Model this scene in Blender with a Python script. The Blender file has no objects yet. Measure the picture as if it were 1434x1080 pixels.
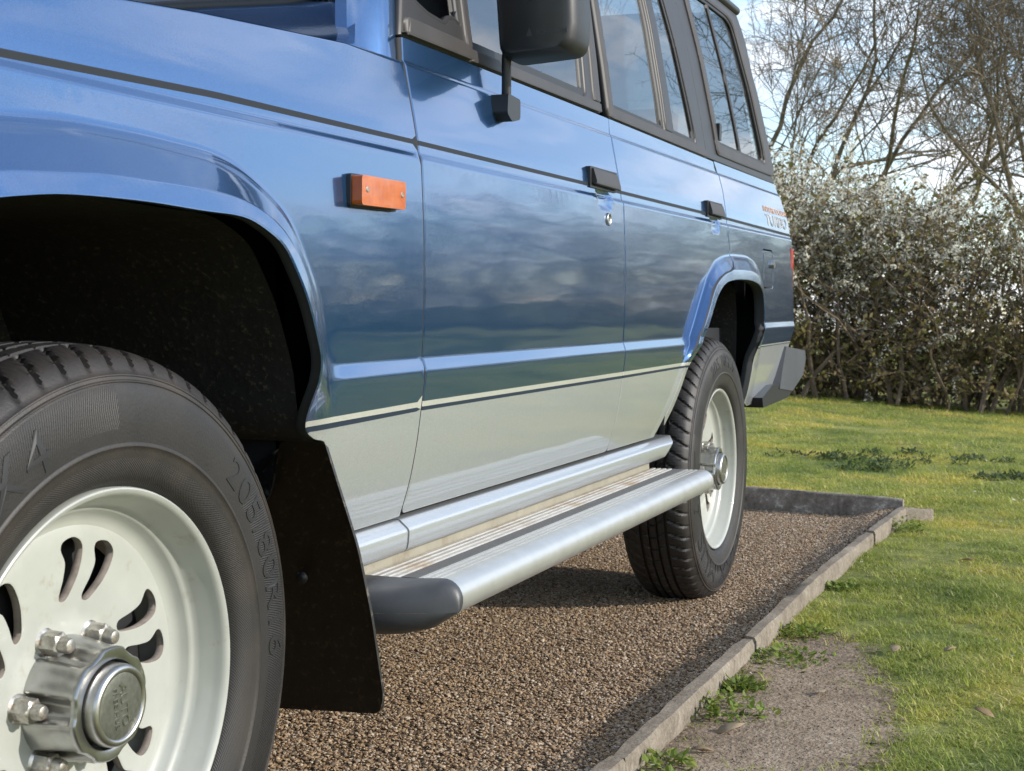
import bpy, bmesh, math, random
import numpy as np
from mathutils import Vector, Matrix, Euler
from mathutils.geometry import delaunay_2d_cdt

random.seed(7); RNG = np.random.default_rng(7)
R = math.radians
SC = bpy.context.scene
COL = SC.collection

# ------------------------------------------------------------------ camera
cam_d = bpy.data.cameras.new('camera'); cam = bpy.data.objects.new('camera', cam_d); COL.objects.link(cam)
CAM = Vector((0.943, -1.2441, 0.7428)); YAW, PITCH, ROLL = R(21.6), R(-2.355), R(0.29)
_f = Vector((-math.sin(YAW)*math.cos(PITCH), math.cos(YAW)*math.cos(PITCH), math.sin(PITCH)))
_r = Vector((math.cos(YAW), math.sin(YAW), 0)); _u = _r.cross(_f)
_r2 = _r*math.cos(ROLL)+_u*math.sin(ROLL); _u2 = _u*math.cos(ROLL)-_r*math.sin(ROLL)
M = Matrix((( _r2.x, _u2.x, -_f.x, CAM.x), (_r2.y, _u2.y, -_f.y, CAM.y), (_r2.z, _u2.z, -_f.z, CAM.z), (0, 0, 0, 1)))
cam.matrix_world = M
cam_d.sensor_width = 36; cam_d.lens = 2030/1434*36; cam_d.clip_start = 0.02; cam_d.clip_end = 2000
cam_d.dof.use_dof = True; cam_d.dof.focus_distance = 2.3; cam_d.dof.aperture_fstop = 20
SC.camera = cam

# ------------------------------------------------------------------ light
SUN_TO = Vector((1.0, 0.15, 0.44)).normalized()          # low sun square on to the car's near side
sun_el = math.asin(SUN_TO.z); sun_az = math.atan2(SUN_TO.x, SUN_TO.y)
sd = bpy.data.lights.new('sun', 'SUN'); sd.energy = 2.7; sd.angle = R(0.53); sd.color = (1, 0.95, 0.87)
sun = bpy.data.objects.new('sun', sd); COL.objects.link(sun)
sun.rotation_euler = (-SUN_TO).to_track_quat('-Z', 'Y').to_euler(); sun.location = (10, 15, 12)
SC.view_settings.view_transform = 'Standard'; SC.view_settings.look = 'None'
SC.view_settings.exposure = 0.85; SC.view_settings.gamma = 1; SC.view_settings.use_curve_mapping = False

W = bpy.data.worlds.new('World'); SC.world = W; W.use_nodes = True
nt = W.node_tree; N = nt.nodes; L = nt.links; N.clear()
out = N.new('ShaderNodeOutputWorld'); bg = N.new('ShaderNodeBackground'); bg.inputs['Strength'].default_value = 0.15
sky = N.new('ShaderNodeTexSky'); sky.sky_type = 'NISHITA'; sky.sun_disc = False
sky.sun_elevation = sun_el; sky.sun_rotation = sun_az; sky.air_density = 1.0; sky.dust_density = 0.45; sky.ozone_density = 1.6
tc = N.new('ShaderNodeTexCoord'); sep = N.new('ShaderNodeSeparateXYZ'); L.new(tc.outputs['Generated'], sep.inputs[0])
def wm(op, a, b=None, c=None):
    n = N.new('ShaderNodeMath'); n.operation = op
    for i, v in enumerate((a, b, c)):
        if v is None: continue
        if isinstance(v, (int, float)): n.inputs[i].default_value = v
        else: L.new(v, n.inputs[i])
    return n.outputs[0]
zz = wm('ADD', wm('MAXIMUM', sep.outputs[2], 0.0), 0.22)
cmb = N.new('ShaderNodeCombineXYZ'); L.new(wm('DIVIDE', sep.outputs[0], zz), cmb.inputs[0]); L.new(wm('DIVIDE', sep.outputs[1], zz), cmb.inputs[1])
nz = N.new('ShaderNodeTexNoise'); nz.inputs['Scale'].default_value = 2.3; nz.inputs['Detail'].default_value = 9; nz.inputs['Roughness'].default_value = 0.6
nz.inputs['Distortion'].default_value = 0.3; L.new(cmb.outputs[0], nz.inputs['Vector'])
rmp = N.new('ShaderNodeValToRGB'); rmp.color_ramp.elements[0].position = 0.45; rmp.color_ramp.elements[1].position = 0.62; rmp.color_ramp.elements[0].color = (.12, .12, .12, 1)
L.new(wm('SUBTRACT', nz.outputs['Fac'], wm('MULTIPLY', wm('MAXIMUM', sep.outputs[2], 0.0), 0.10)), rmp.inputs[0])
nz2 = N.new('ShaderNodeTexNoise'); nz2.inputs['Scale'].default_value = 5.0; nz2.inputs['Detail'].default_value = 6; L.new(cmb.outputs[0], nz2.inputs['Vector'])
cr = N.new('ShaderNodeValToRGB'); cr.color_ramp.elements[0].position = 0.3; cr.color_ramp.elements[0].color = (3.9, 4.3, 5.0, 1)
cr.color_ramp.elements[1].position = 0.65; cr.color_ramp.elements[1].color = (6.8, 6.9, 7.1, 1); L.new(nz2.outputs['Fac'], cr.inputs[0])
mx = N.new('ShaderNodeMix'); mx.data_type = 'RGBA'; L.new(rmp.outputs[0], mx.inputs['Factor']); L.new(sky.outputs[0], mx.inputs['A']); L.new(cr.outputs[0], mx.inputs['B'])
L.new(mx.outputs['Result'], bg.inputs['Color']); L.new(bg.outputs[0], out.inputs[0])

# ------------------------------------------------------------------ helpers
def link(o, parent=None):
    COL.objects.link(o)
    if parent: o.parent = parent
    return o
def empty(name, loc=(0, 0, 0), parent=None, rot=None):
    o = bpy.data.objects.new(name, None); o.location = loc; o.empty_display_size = 0.1
    if rot: o.rotation_euler = rot
    return link(o, parent)
def tag(o, label=None, cat=None, group=None, kind=None):
    if label: o['label'] = label
    if cat: o['category'] = cat
    if group: o['group'] = group
    if kind: o['kind'] = kind
    return o
def mesh_obj(name, verts, faces, mats, parent=None, smooth=False, midx=None, kind=None):
    me = bpy.data.meshes.new(name); me.from_pydata([tuple(v) for v in verts], [], [tuple(f) for f in faces])
    for m in (mats if isinstance(mats, (list, tuple)) else [mats]): me.materials.append(m)
    if midx is not None: me.polygons.foreach_set('material_index', np.array(midx, dtype=np.int32))
    if smooth: me.polygons.foreach_set('use_smooth', np.ones(len(me.polygons), dtype=bool))
    me.update()
    o = bpy.data.objects.new(name, me); link(o, parent)
    if kind: o['kind'] = kind
    return o
def np_mesh(name, V, F, mats, parent=None, smooth=False, midx=None):
    """fast mesh from arrays; F is (n,3) or (n,4)"""
    me = bpy.data.meshes.new(name); k = F.shape[1]
    me.vertices.add(len(V)); me.vertices.foreach_set('co', np.asarray(V, dtype=np.float32).ravel())
    me.loops.add(F.size); me.loops.foreach_set('vertex_index', F.astype(np.int32).ravel())
    me.polygons.add(len(F)); me.polygons.foreach_set('loop_start', (np.arange(len(F))*k).astype(np.int32))
    try: me.polygons.foreach_set('loop_total', np.full(len(F), k, dtype=np.int32))
    except Exception: pass
    for m in (mats if isinstance(mats, (list, tuple)) else [mats]): me.materials.append(m)
    if midx is not None: me.polygons.foreach_set('material_index', np.asarray(midx, dtype=np.int32))
    me.polygons.foreach_set('use_smooth', np.full(len(F), smooth, dtype=bool))
    me.update(calc_edges=True); me.validate()
    o = bpy.data.objects.new(name, me); link(o, parent); return o
def bm_obj(name, bm, mats, parent=None, smooth=False, bevel=0, seg=2):
    if bevel:
        es = [e for e in bm.edges if len(e.link_faces) == 2 and e.calc_face_angle(0) > R(25)]
        bmesh.ops.bevel(bm, geom=es, offset=bevel, segments=seg, affect='EDGES', profile=0.5, clamp_overlap=True)
    bmesh.ops.recalc_face_normals(bm, faces=bm.faces[:])
    me = bpy.data.meshes.new(name); bm.to_mesh(me); bm.free()
    for m in (mats if isinstance(mats, (list, tuple)) else [mats]): me.materials.append(m)
    if smooth:
        me.polygons.foreach_set('use_smooth', np.ones(len(me.polygons), dtype=bool))
        me.set_sharp_from_angle(angle=R(smooth if smooth > 1 else 40))
    o = bpy.data.objects.new(name, me); return link(o, parent)
def add_box(bm, x0, x1, y0, y1, z0, z1, mat=None):
    vs = [bm.verts.new(p) for p in ((x0,y0,z0),(x1,y0,z0),(x1,y1,z0),(x0,y1,z0),(x0,y0,z1),(x1,y0,z1),(x1,y1,z1),(x0,y1,z1))]
    for f in ((0,3,2,1),(4,5,6,7),(0,1,5,4),(1,2,6,5),(2,3,7,6),(3,0,4,7)): bm.faces.new([vs[i] for i in f])
    return vs
def add_prism(bm, poly, fn, a, b):
    """polygon of 2D points extruded from a to b; fn(u,v,t)->3D"""
    n = len(poly); A = [bm.verts.new(fn(u, v, a)) for u, v in poly]; B = [bm.verts.new(fn(u, v, b)) for u, v in poly]
    bm.faces.new(A); bm.faces.new(B[::-1])
    for i in range(n): bm.faces.new([A[i], B[i], B[(i+1) % n], A[(i+1) % n]][::-1])
def tube_arrays(paths, sides_fn):
    """paths: list of (pts(n,3), radii(n)); returns V,F(quads)"""
    Vs, Fs, off = [], [], 0
    for pts, rad in paths:
        pts = np.asarray(pts, float); n = len(pts); k = sides_fn(rad[0])
        t = np.gradient(pts, axis=0); t /= np.linalg.norm(t, axis=1)[:, None]+1e-9
        ref = np.array([0.3, 0.2, 1.0]) if abs(t[0][2]) < 0.9 else np.array([1.0, 0.1, 0])
        u = np.cross(t, ref); u /= np.linalg.norm(u, axis=1)[:, None]+1e-9; v = np.cross(t, u)
        a = np.arange(k)*2*np.pi/k
        ring = pts[:, None, :]+np.asarray(rad)[:, None, None]*(np.cos(a)[None, :, None]*u[:, None, :]+np.sin(a)[None, :, None]*v[:, None, :])
        Vs.append(ring.reshape(-1, 3))
        i = np.arange(n-1)[:, None]*k; j = np.arange(k)[None, :]; j2 = (j+1) % k
        Fs.append((np.stack([i+j, i+j2, i+k+j2, i+k+j], -1)+off).reshape(-1, 4)); off += n*k
    return np.concatenate(Vs), np.concatenate(Fs)
def tube_obj(name, paths, mat, parent=None, sides=8, smooth=True):
    V, F = tube_arrays(paths, (lambda r: sides) if isinstance(sides, int) else sides)
    return np_mesh(name, V, F, mat, parent, smooth)
def lathe_arrays(prof, n, axis='x', rfn=None):
    """profile of (d, r) turned about the x axis"""
    th = np.arange(n)*2*np.pi/n; P = np.array(prof)
    d = np.repeat(P[:, 0][None], n, 0); r = np.repeat(P[:, 1][None], n, 0)
    if rfn is not None: d, r = rfn(d, r, th[:, None])
    V = np.stack([d, r*np.cos(th)[:, None], r*np.sin(th)[:, None]], -1); m = len(P)
    i = np.arange(n)[:, None]; j = np.arange(m-1)[None]; i2 = (i+1) % n
    F = np.stack([i*m+j, i*m+j+1, i2*m+j+1, i2*m+j], -1).reshape(-1, 4)
    return V.reshape(-1, 3), F
def lathe(name, prof, n, mat, parent=None, rfn=None, angle=35, smooth=True):
    V, F = lathe_arrays(prof, n, rfn=rfn); o = np_mesh(name, V, F, mat, parent, smooth)
    if smooth: o.data.set_sharp_from_angle(angle=R(angle))
    return o
def smoothpoly(pts, n=6, closed=False):
    P = [np.array(p, float) for p in pts]; outp = []; m = len(P)
    for i in range(m if closed else m-1):
        p0 = P[(i-1) % m] if closed or i > 0 else P[0]; p1 = P[i]; p2 = P[(i+1) % m]; p3 = P[(i+2) % m] if closed or i+2 < m else P[-1]
        for k in range(n):
            t = k/n; outp.append(tuple(0.5*((2*p1)+(-p0+p2)*t+(2*p0-5*p1+4*p2-p3)*t*t+(-p0+3*p1-3*p2+p3)*t**3)))
    if not closed: outp.append(tuple(P[-1]))
    return outp
def roundpoly(pts, r, n=4):
    """polygon with rounded corners (r a number or one per corner)"""
    m = len(pts); outp = []
    for i in range(m):
        p = Vector(pts[i]); a = Vector(pts[i-1])-p; b = Vector(pts[(i+1) % m])-p
        rr = r[i] if isinstance(r, (list, tuple)) else r; rr = min(rr, a.length*0.45, b.length*0.45)
        if rr < 1e-5: outp.append(tuple(p)); continue
        A = p+a.normalized()*rr; B = p+b.normalized()*rr
        for k in range(n+1):
            t = k/n; outp.append(tuple(A*(1-t)**2+p*2*t*(1-t)+B*t*t))
    return outp
def dense(poly, s):
    o = []; m = len(poly)
    for i in range(m):
        a = np.array(poly[i]); b = np.array(poly[(i+1) % m]); k = max(1, int(np.linalg.norm(b-a)/s))
        for q in range(k): o.append(tuple(a+(b-a)*q/k))
    return o
def inside(P, poly):
    P = np.asarray(P); x, y = P[:, 0], P[:, 1]; q = np.asarray(poly); r = np.zeros(len(P), bool); j = len(q)-1
    for i in range(len(q)):
        c = ((q[i, 1] > y) != (q[j, 1] > y))
        with np.errstate(divide='ignore', invalid='ignore'):
            r ^= c & (x < (q[j, 0]-q[i, 0])*(y-q[i, 1])/(q[j, 1]-q[i, 1]+1e-30)+q[i, 0])
        j = i
    return r
def segdist(P, poly):
    P = np.asarray(P, float); q = np.asarray(poly, float); best = np.full(len(P), 1e9)
    for i in range(len(q)):
        a = q[i]; b = q[(i+1) % len(q)]; ab = b-a; t = np.clip(((P-a)@ab)/(ab@ab+1e-20), 0, 1)
        best = np.minimum(best, np.linalg.norm(P-a-t[:, None]*ab, axis=1))
    return best
def insetpoly(poly, d):
    q = np.asarray(poly, float); nx = np.roll(q, -1, 0); pv = np.roll(q, 1, 0)
    area = 0.5*np.sum(q[:, 0]*nx[:, 1]-nx[:, 0]*q[:, 1]); s = 1 if area > 0 else -1
    e1 = q-pv; e2 = nx-q
    n1 = np.stack([-e1[:, 1], e1[:, 0]], 1)*s; n2 = np.stack([-e2[:, 1], e2[:, 0]], 1)*s
    n1 /= np.linalg.norm(n1, axis=1)[:, None]+1e-12; n2 /= np.linalg.norm(n2, axis=1)[:, None]+1e-12
    n = n1+n2; n /= np.linalg.norm(n, axis=1)[:, None]+1e-12; c = np.clip((n*n1).sum(1), 0.5, 1)
    return [tuple(v) for v in q+n*(d/c)[:, None]]

# ------------------------------------------------------------------ materials
def newmat(name):
    m = bpy.data.materials.new(name); m.use_nodes = True; return m, m.node_tree.nodes, m.node_tree.links, m.node_tree.nodes['Principled BSDF']
def simple(name, col, rough=0.5, metal=0.0, coat=0.0, spec=None, bump=None, var=0.0, vscale=20, coord='Object', dirt=None):
    """colour with optional noise variation (var), fine bump (scale,strength) and dirt (colour, scale, lo, hi)"""
    m, n, l, b = newmat(name); b.inputs['Base Color'].default_value = (*col, 1); b.inputs['Roughness'].default_value = rough
    b.inputs['Metallic'].default_value = metal; b.inputs['Coat Weight'].default_value = coat; b.inputs['Coat Roughness'].default_value = 0.03
    if spec is not None: b.inputs['Specular IOR Level'].default_value = spec
    t = n.new('ShaderNodeTexCoord'); cur = None
    if var or dirt:
        x = n.new('ShaderNodeTexNoise'); x.inputs['Scale'].default_value = vscale; x.inputs['Detail'].default_value = 6; l.new(t.outputs[coord], x.inputs['Vector'])
        rp = n.new('ShaderNodeValToRGB'); rp.color_ramp.elements[0].position = 0.3; rp.color_ramp.elements[1].position = 0.7
        rp.color_ramp.elements[0].color = (*[c*(1-var) for c in col], 1); rp.color_ramp.elements[1].color = (*[min(1, c*(1+var)) for c in col], 1)
        l.new(x.outputs['Fac'], rp.inputs[0]); cur = rp.outputs[0]
    if dirt:
        dc, ds, lo, hi = dirt; y = n.new('ShaderNodeTexNoise'); y.inputs['Scale'].default_value = ds; y.inputs['Detail'].default_value = 8; y.inputs['Roughness'].default_value = 0.65
        l.new(t.outputs[coord], y.inputs['Vector']); r2 = n.new('ShaderNodeValToRGB'); r2.color_ramp.elements[0].position = lo; r2.color_ramp.elements[1].position = hi
        l.new(y.outputs['Fac'], r2.inputs[0]); mxn = n.new('ShaderNodeMix'); mxn.data_type = 'RGBA'; l.new(r2.outputs[0], mxn.inputs['Factor'])
        l.new(cur, mxn.inputs['A']); mxn.inputs['B'].default_value = (*dc, 1); cur = mxn.outputs['Result']
        mr = n.new('ShaderNodeMix'); l.new(r2.outputs[0], mr.inputs['Factor']); mr.inputs['A'].default_value = rough; mr.inputs['B'].default_value = max(rough, 0.8); l.new(mr.outputs['Result'], b.inputs['Roughness'])
    if cur is not None: l.new(cur, b.inputs['Base Color'])
    if bump:
        x = n.new('ShaderNodeTexNoise'); x.inputs['Scale'].default_value = bump[0]; x.inputs['Detail'].default_value = 5; l.new(t.outputs[coord], x.inputs['Vector'])
        bp = n.new('ShaderNodeBump'); bp.inputs['Strength'].default_value = bump[1]; bp.inputs['Distance'].default_value = bump[2] if len(bump) > 2 else 0.002
        l.new(x.outputs['Fac'], bp.inputs['Height']); l.new(bp.outputs[0], b.inputs['Normal'])
    return m
def paint(name, col, metal, rough, dust=0.12):
    """clear-coated metallic paint: faint panel waviness, orange peel in the coat, a film of dust streaks"""
    m, n, l, b = newmat(name)
    t = n.new('ShaderNodeTexCoord')
    mp = n.new('ShaderNodeMapping'); mp.inputs['Scale'].default_value = (1, 1.6, 9); l.new(t.outputs['Object'], mp.inputs[0])
    wv = n.new('ShaderNodeTexNoise'); wv.inputs['Scale'].default_value = 1.7; wv.inputs['Detail'].default_value = 2; l.new(mp.outputs[0], wv.inputs['Vector'])
    op = n.new('ShaderNodeTexNoise'); op.inputs['Scale'].default_value = 260; op.inputs['Detail'].default_value = 1; l.new(t.outputs['Object'], op.inputs['Vector'])
    b1 = n.new('ShaderNodeBump'); b1.inputs['Strength'].default_value = 0.16; b1.inputs['Distance'].default_value = 0.004; l.new(wv.outputs['Fac'], b1.inputs['Height'])
    b2 = n.new('ShaderNodeBump'); b2.inputs['Strength'].default_value = 0.05; b2.inputs['Distance'].default_value = 0.0006; l.new(op.outputs['Fac'], b2.inputs['Height']); l.new(b1.outputs[0], b2.inputs['Normal'])
    l.new(b2.outputs[0], b.inputs['Coat Normal']); l.new(b1.outputs[0], b.inputs['Normal'])
    ms = n.new('ShaderNodeMapping'); ms.inputs['Scale'].default_value = (1, 60, 2.2); l.new(t.outputs['Object'], ms.inputs[0])
    ds = n.new('ShaderNodeTexNoise'); ds.inputs['Scale'].default_value = 3; ds.inputs['Detail'].default_value = 6; ds.inputs['Roughness'].default_value = 0.7; l.new(ms.outputs[0], ds.inputs['Vector'])
    rp = n.new('ShaderNodeValToRGB'); rp.color_ramp.elements[0].position = 0.45; rp.color_ramp.elements[1].position = 0.8
    rp.color_ramp.elements[1].color = (dust, dust, dust, 1); l.new(ds.outputs['Fac'], rp.inputs[0])
    fl = n.new('ShaderNodeTexNoise'); fl.inputs['Scale'].default_value = 1800; fl.inputs['Detail'].default_value = 0; l.new(t.outputs['Object'], fl.inputs['Vector'])
    fr = n.new('ShaderNodeValToRGB'); fr.color_ramp.elements[0].color = (*[c*0.8 for c in col], 1); fr.color_ramp.elements[1].color = (*[min(1, c*1.25) for c in col], 1)
    fr.color_ramp.elements[0].position = 0.35; fr.color_ramp.elements[1].position = 0.65; l.new(fl.outputs['Fac'], fr.inputs[0])
    mxn = n.new('ShaderNodeMix'); mxn.data_type = 'RGBA'; l.new(rp.outputs[0], mxn.inputs['Factor']); l.new(fr.outputs[0], mxn.inputs['A']); mxn.inputs['B'].default_value = (0.42, 0.38, 0.32, 1)
    l.new(mxn.outputs['Result'], b.inputs['Base Color'])
    b.inputs['Metallic'].default_value = metal; b.inputs['Roughness'].default_value = rough
    b.inputs['Coat Weight'].default_value = 1; b.inputs['Coat Roughness'].default_value = 0.025; b.inputs['Coat IOR'].default_value = 1.75
    return m
M_BLUE = paint('blue_metallic_paint', (0.037, 0.120, 0.285), 0.80, 0.21, 0.03)
M_SILV = paint('champagne_silver_paint', (0.48, 0.50, 0.515), 0.6, 0.40, 0.2)
M_LINE = paint('pale_coach_line', (0.50, 0.50, 0.45), 0.3, 0.4)
M_DLINE = simple('dark_coach_line', (0.016, 0.026, 0.042), 0.5, spec=0.25)
M_TAPE = simple('charcoal_body_tape', (0.011, 0.014, 0.018), 0.55, spec=0.25)
M_BLK = simple('black_plastic', (0.018, 0.019, 0.021), 0.42, bump=(900, 0.25, 0.0004))
M_TRIM = simple('faded_black_trim', (0.036, 0.032, 0.031), 0.5, var=0.15, vscale=14, bump=(600, 0.15, 0.0004))
M_FRAME = simple('satin_black_frame', (0.021, 0.020, 0.021), 0.45, var=0.1)
M_RUBB = simple('window_rubber', (0.012, 0.012, 0.013), 0.5)
M_DARK = simple('dark_underbody', (0.008, 0.008, 0.009), 0.8)
M_SHELL = simple('inner_shell', (0.006, 0.008, 0.012), 0.7)
M_INT = simple('cabin_grey_cloth', (0.05, 0.05, 0.055), 0.9)
M_GLASSEDGE = M_RUBB
M_BUMP = simple('grey_bumper_plastic', (0.06, 0.063, 0.07), 0.5, var=0.12, vscale=8, bump=(500, 0.2, 0.0005))
M_CAP = simple('grey_end_cap_rubber', (0.045, 0.047, 0.052), 0.45, var=0.2, vscale=18, bump=(420, 0.25, 0.0006), dirt=((0.12, 0.10, 0.08), 25, 0.66, 0.85))
M_CHROME = simple('weathered_chrome', (0.44, 0.44, 0.43), 0.33, metal=1.0, var=0.12, vscale=60, dirt=((0.30, 0.25, 0.19), 90, 0.62, 0.8))
M_STEEL = simple('satin_steel', (0.50, 0.49, 0.47), 0.34, metal=1.0, var=0.15, vscale=70, dirt=((0.25, 0.20, 0.15), 80, 0.6, 0.85))
M_RUST = simple('rusty_plated_nut', (0.46, 0.44, 0.40), 0.36, metal=0.9, var=0.25, vscale=160, dirt=((0.22, 0.11, 0.045), 120, 0.52, 0.7))
M_CAPFACE = simple('cast_cap_face', (0.20, 0.205, 0.175), 0.45, metal=0.85, var=0.2, vscale=200, bump=(900, 0.5, 0.0005))
M_RIM = simple('cream_wheel_paint', (0.37, 0.378, 0.34), 0.38, coat=0.35, var=0.05, vscale=25, dirt=((0.25, 0.19, 0.12), 30, 0.60, 0.88))
M_SLOTW = simple('slot_wall_rust', (0.16, 0.135, 0.115), 0.8, var=0.3, vscale=90)
M_ALU = simple('brushed_aluminium', (0.60, 0.60, 0.58), 0.38, metal=0.75, var=0.06, vscale=30, dirt=((0.42, 0.37, 0.30), 14, 0.6, 0.9))
M_ALUD = simple('dirty_aluminium_ribs', (0.55, 0.53, 0.49), 0.45, metal=0.5, var=0.12, vscale=40, dirt=((0.27, 0.19, 0.10), 9, 0.47, 0.72))
M_GROOVE = simple('dirt_packed_groove', (0.11, 0.085, 0.055), 0.8, var=0.4, vscale=30)
M_BEIGE = simple('beige_bracket_plate', (0.27, 0.25, 0.195), 0.5, var=0.1, vscale=25, dirt=((0.16, 0.12, 0.08), 16, 0.55, 0.75))
M_GRIP = simple('grip_tape', (0.09, 0.09, 0.088), 0.85, var=0.15, vscale=200, bump=(900, 0.6, 0.0006))
M_FLAP = simple('mud_flap_rubber', (0.016, 0.015, 0.014), 0.5, var=0.3, vscale=30, bump=(160, 0.5, 0.002), dirt=((0.12, 0.098, 0.076), 105, 0.56, 0.65))
M_LINER = simple('mud_speckled_liner', (0.011, 0.010, 0.010), 0.72, var=0.3, vscale=20, bump=(60, 0.5, 0.004), dirt=((0.085, 0.07, 0.042), 120, 0.56, 0.70))
M_AMBER = newmat('amber_lens')[0]
_b = M_AMBER.node_tree.nodes['Principled BSDF']; _b.inputs['Base Color'].default_value = (0.50, 0.085, 0.004, 1); _b.inputs['Roughness'].default_value = 0.12
_b.inputs['Subsurface Weight'].default_value = 0.0; _b.inputs['Coat Weight'].default_value = 0.6
_n, _l = M_AMBER.node_tree.nodes, M_AMBER.node_tree.links; _t = _n.new('ShaderNodeTexCoord'); _w = _n.new('ShaderNodeTexWave'); _w.bands_direction = 'Y'; _w.inputs['Scale'].default_value = 75; _l.new(_t.outputs['Object'], _w.inputs['Vector'])
_q = _n.new('ShaderNodeBump'); _q.inputs['Strength'].default_value = .35; _q.inputs['Distance'].default_value = .001; _l.new(_w.outputs['Fac'], _q.inputs['Height']); _l.new(_q.outputs[0], _b.inputs['Normal'])
_rp = _n.new('ShaderNodeValToRGB'); _rp.color_ramp.elements[0].color = (.34, .058, .003, 1); _rp.color_ramp.elements[1].color = (.56, .13, .007, 1); _nz = _n.new('ShaderNodeTexNoise'); _nz.inputs['Scale'].default_value = 45; _l.new(_t.outputs['Object'], _nz.inputs['Vector'])
_l.new(_nz.outputs['Fac'], _rp.inputs[0]); _l.new(_rp.outputs[0], _b.inputs['Base Color'])
M_RED = simple('red_lamp_lens', (0.6, 0.04, 0.03), 0.12, coat=0.6)
M_WHITE = simple('white_vinyl', (0.5, 0.52, 0.54), 0.5)
M_ORANGE = simple('orange_vinyl', (0.62, 0.36, 0.22), 0.4)

def glass_mat():
    m, n, l, b = newmat('tinted_window_glass'); o = n['Material Output']; n.remove(b)
    fr = n.new('ShaderNodeFresnel'); fr.inputs['IOR'].default_value = 3.4
    tr = n.new('ShaderNodeBsdfTransparent'); tr.inputs['Color'].default_value = (0.30, 0.36, 0.38, 1)
    gl = n.new('ShaderNodeBsdfGlossy'); gl.inputs['Roughness'].default_value = 0.0
    mx_ = n.new('ShaderNodeMixShader'); l.new(fr.outputs[0], mx_.inputs[0]); l.new(tr.outputs[0], mx_.inputs[1]); l.new(gl.outputs[0], mx_.inputs[2]); l.new(mx_.outputs[0], o.inputs[0])
    return m
M_GLASS = glass_mat()

def tyre_mat():
    m, n, l, b = newmat('tyre_rubber'); t = n.new('ShaderNodeTexCoord'); s = n.new('ShaderNodeSeparateXYZ'); l.new(t.outputs['Object'], s.inputs[0])
    def mt(op, a, b_=None, c_=None):
        q = n.new('ShaderNodeMath'); q.operation = op
        for i, v in enumerate((a, b_, c_)):
            if v is None: continue
            if isinstance(v, (int, float)): q.inputs[i].default_value = v
            else: l.new(v, q.inputs[i])
        return q.outputs[0]
    ang = mt('ARCTAN2', s.outputs[2], s.outputs[1]); rad = mt('SQRT', mt('ADD', mt('MULTIPLY', s.outputs[1], s.outputs[1]), mt('MULTIPLY', s.outputs[2], s.outputs[2])))
    # hatched band between the two raised rings, away from the lettering
    hat = mt('SINE', mt('MULTIPLY', mt('ADD', ang, mt('MULTIPLY', rad, 1.4)), 620))
    band = mt('MULTIPLY', mt('GREATER_THAN', rad, 0.283), mt('LESS_THAN', rad, 0.327))
    patch = mt('GREATER_THAN', mt('SINE', mt('ADD', mt('MULTIPLY', ang, 3.0), 1.3)), -0.2)
    hb = mt('MULTIPLY', mt('MULTIPLY', hat, band), patch)
    fine = mt('MULTIPLY', mt('MULTIPLY', mt('SINE', mt('MULTIPLY', rad, 2600)), mt('SINE', mt('MULTIPLY', ang, 420))), mt('MULTIPLY', mt('GREATER_THAN', rad, 0.226), mt('LESS_THAN', rad, 0.252)))
    nz_ = n.new('ShaderNodeTexNoise'); nz_.inputs['Scale'].default_value = 300; nz_.inputs['Detail'].default_value = 4; l.new(t.outputs['Object'], nz_.inputs['Vector'])
    h = mt('ADD', mt('ADD', mt('MULTIPLY', hb, 0.5), mt('MULTIPLY', fine, 0.35)), mt('MULTIPLY', nz_.outputs['Fac'], 0.5))
    bp = n.new('ShaderNodeBump'); bp.inputs['Strength'].default_value = 0.6; bp.inputs['Distance'].default_value = 0.0012; l.new(h, bp.inputs['Height']); l.new(bp.outputs[0], b.inputs['Normal'])
    d = n.new('ShaderNodeTexNoise'); d.inputs['Scale'].default_value = 9; d.inputs['Detail'].default_value = 8; d.inputs['Roughness'].default_value = 0.7; l.new(t.outputs['Object'], d.inputs['Vector'])
    rp = n.new('ShaderNodeValToRGB'); rp.color_ramp.elements[0].position = 0.3; rp.color_ramp.elements[1].position = 0.75
    rp.color_ramp.elements[0].color = (0.009, 0.0085, 0.0085, 1); rp.color_ramp.elements[1].color = (0.021, 0.019, 0.018, 1); l.new(d.outputs['Fac'], rp.inputs[0])
    # dried dust caught on the shoulder ribs and at the bead
    ring = n.new('ShaderNodeValToRGB'); cr_ = ring.color_ramp; cr_.interpolation = 'LINEAR'
    cr_.elements[0].position = 0; cr_.elements[0].color = (0, 0, 0, 1); cr_.elements[1].position = 1; cr_.elements[1].color = (0, 0, 0, 1)
    for p, v in ((0.05, 0.1), (0.16, 0.35), (0.30, 0.5), (0.34, 0.12), (0.66, 0.1), (0.78, 0.65), (0.86, 0.35), (0.95, 0.25)):
        e = cr_.elements.new(p); e.color = (v, v, v, 1)
    l.new(mt('DIVIDE', mt('SUBTRACT', rad, 0.22), 0.147), ring.inputs[0])
    d2 = n.new('ShaderNodeTexNoise'); d2.inputs['Scale'].default_value = 16; d2.inputs['Detail'].default_value = 8; l.new(t.outputs['Object'], d2.inputs['Vector'])
    fac = mt('MULTIPLY', ring.outputs[0], mt('MULTIPLY', mt('SUBTRACT', d2.outputs['Fac'], 0.25), 2.0))
    mx_ = n.new('ShaderNodeMix'); mx_.data_type = 'RGBA'; l.new(fac, mx_.inputs['Factor']); l.new(rp.outputs[0], mx_.inputs['A']); mx_.inputs['B'].default_value = (0.065, 0.050, 0.038, 1)
    l.new(mx_.outputs['Result'], b.inputs['Base Color']); b.inputs['Roughness'].default_value = 0.55
    return m
M_TYRE = tyre_mat()
M_TXT = simple('raised_tyre_letter', (0.016, 0.016, 0.017), 0.5)

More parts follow.
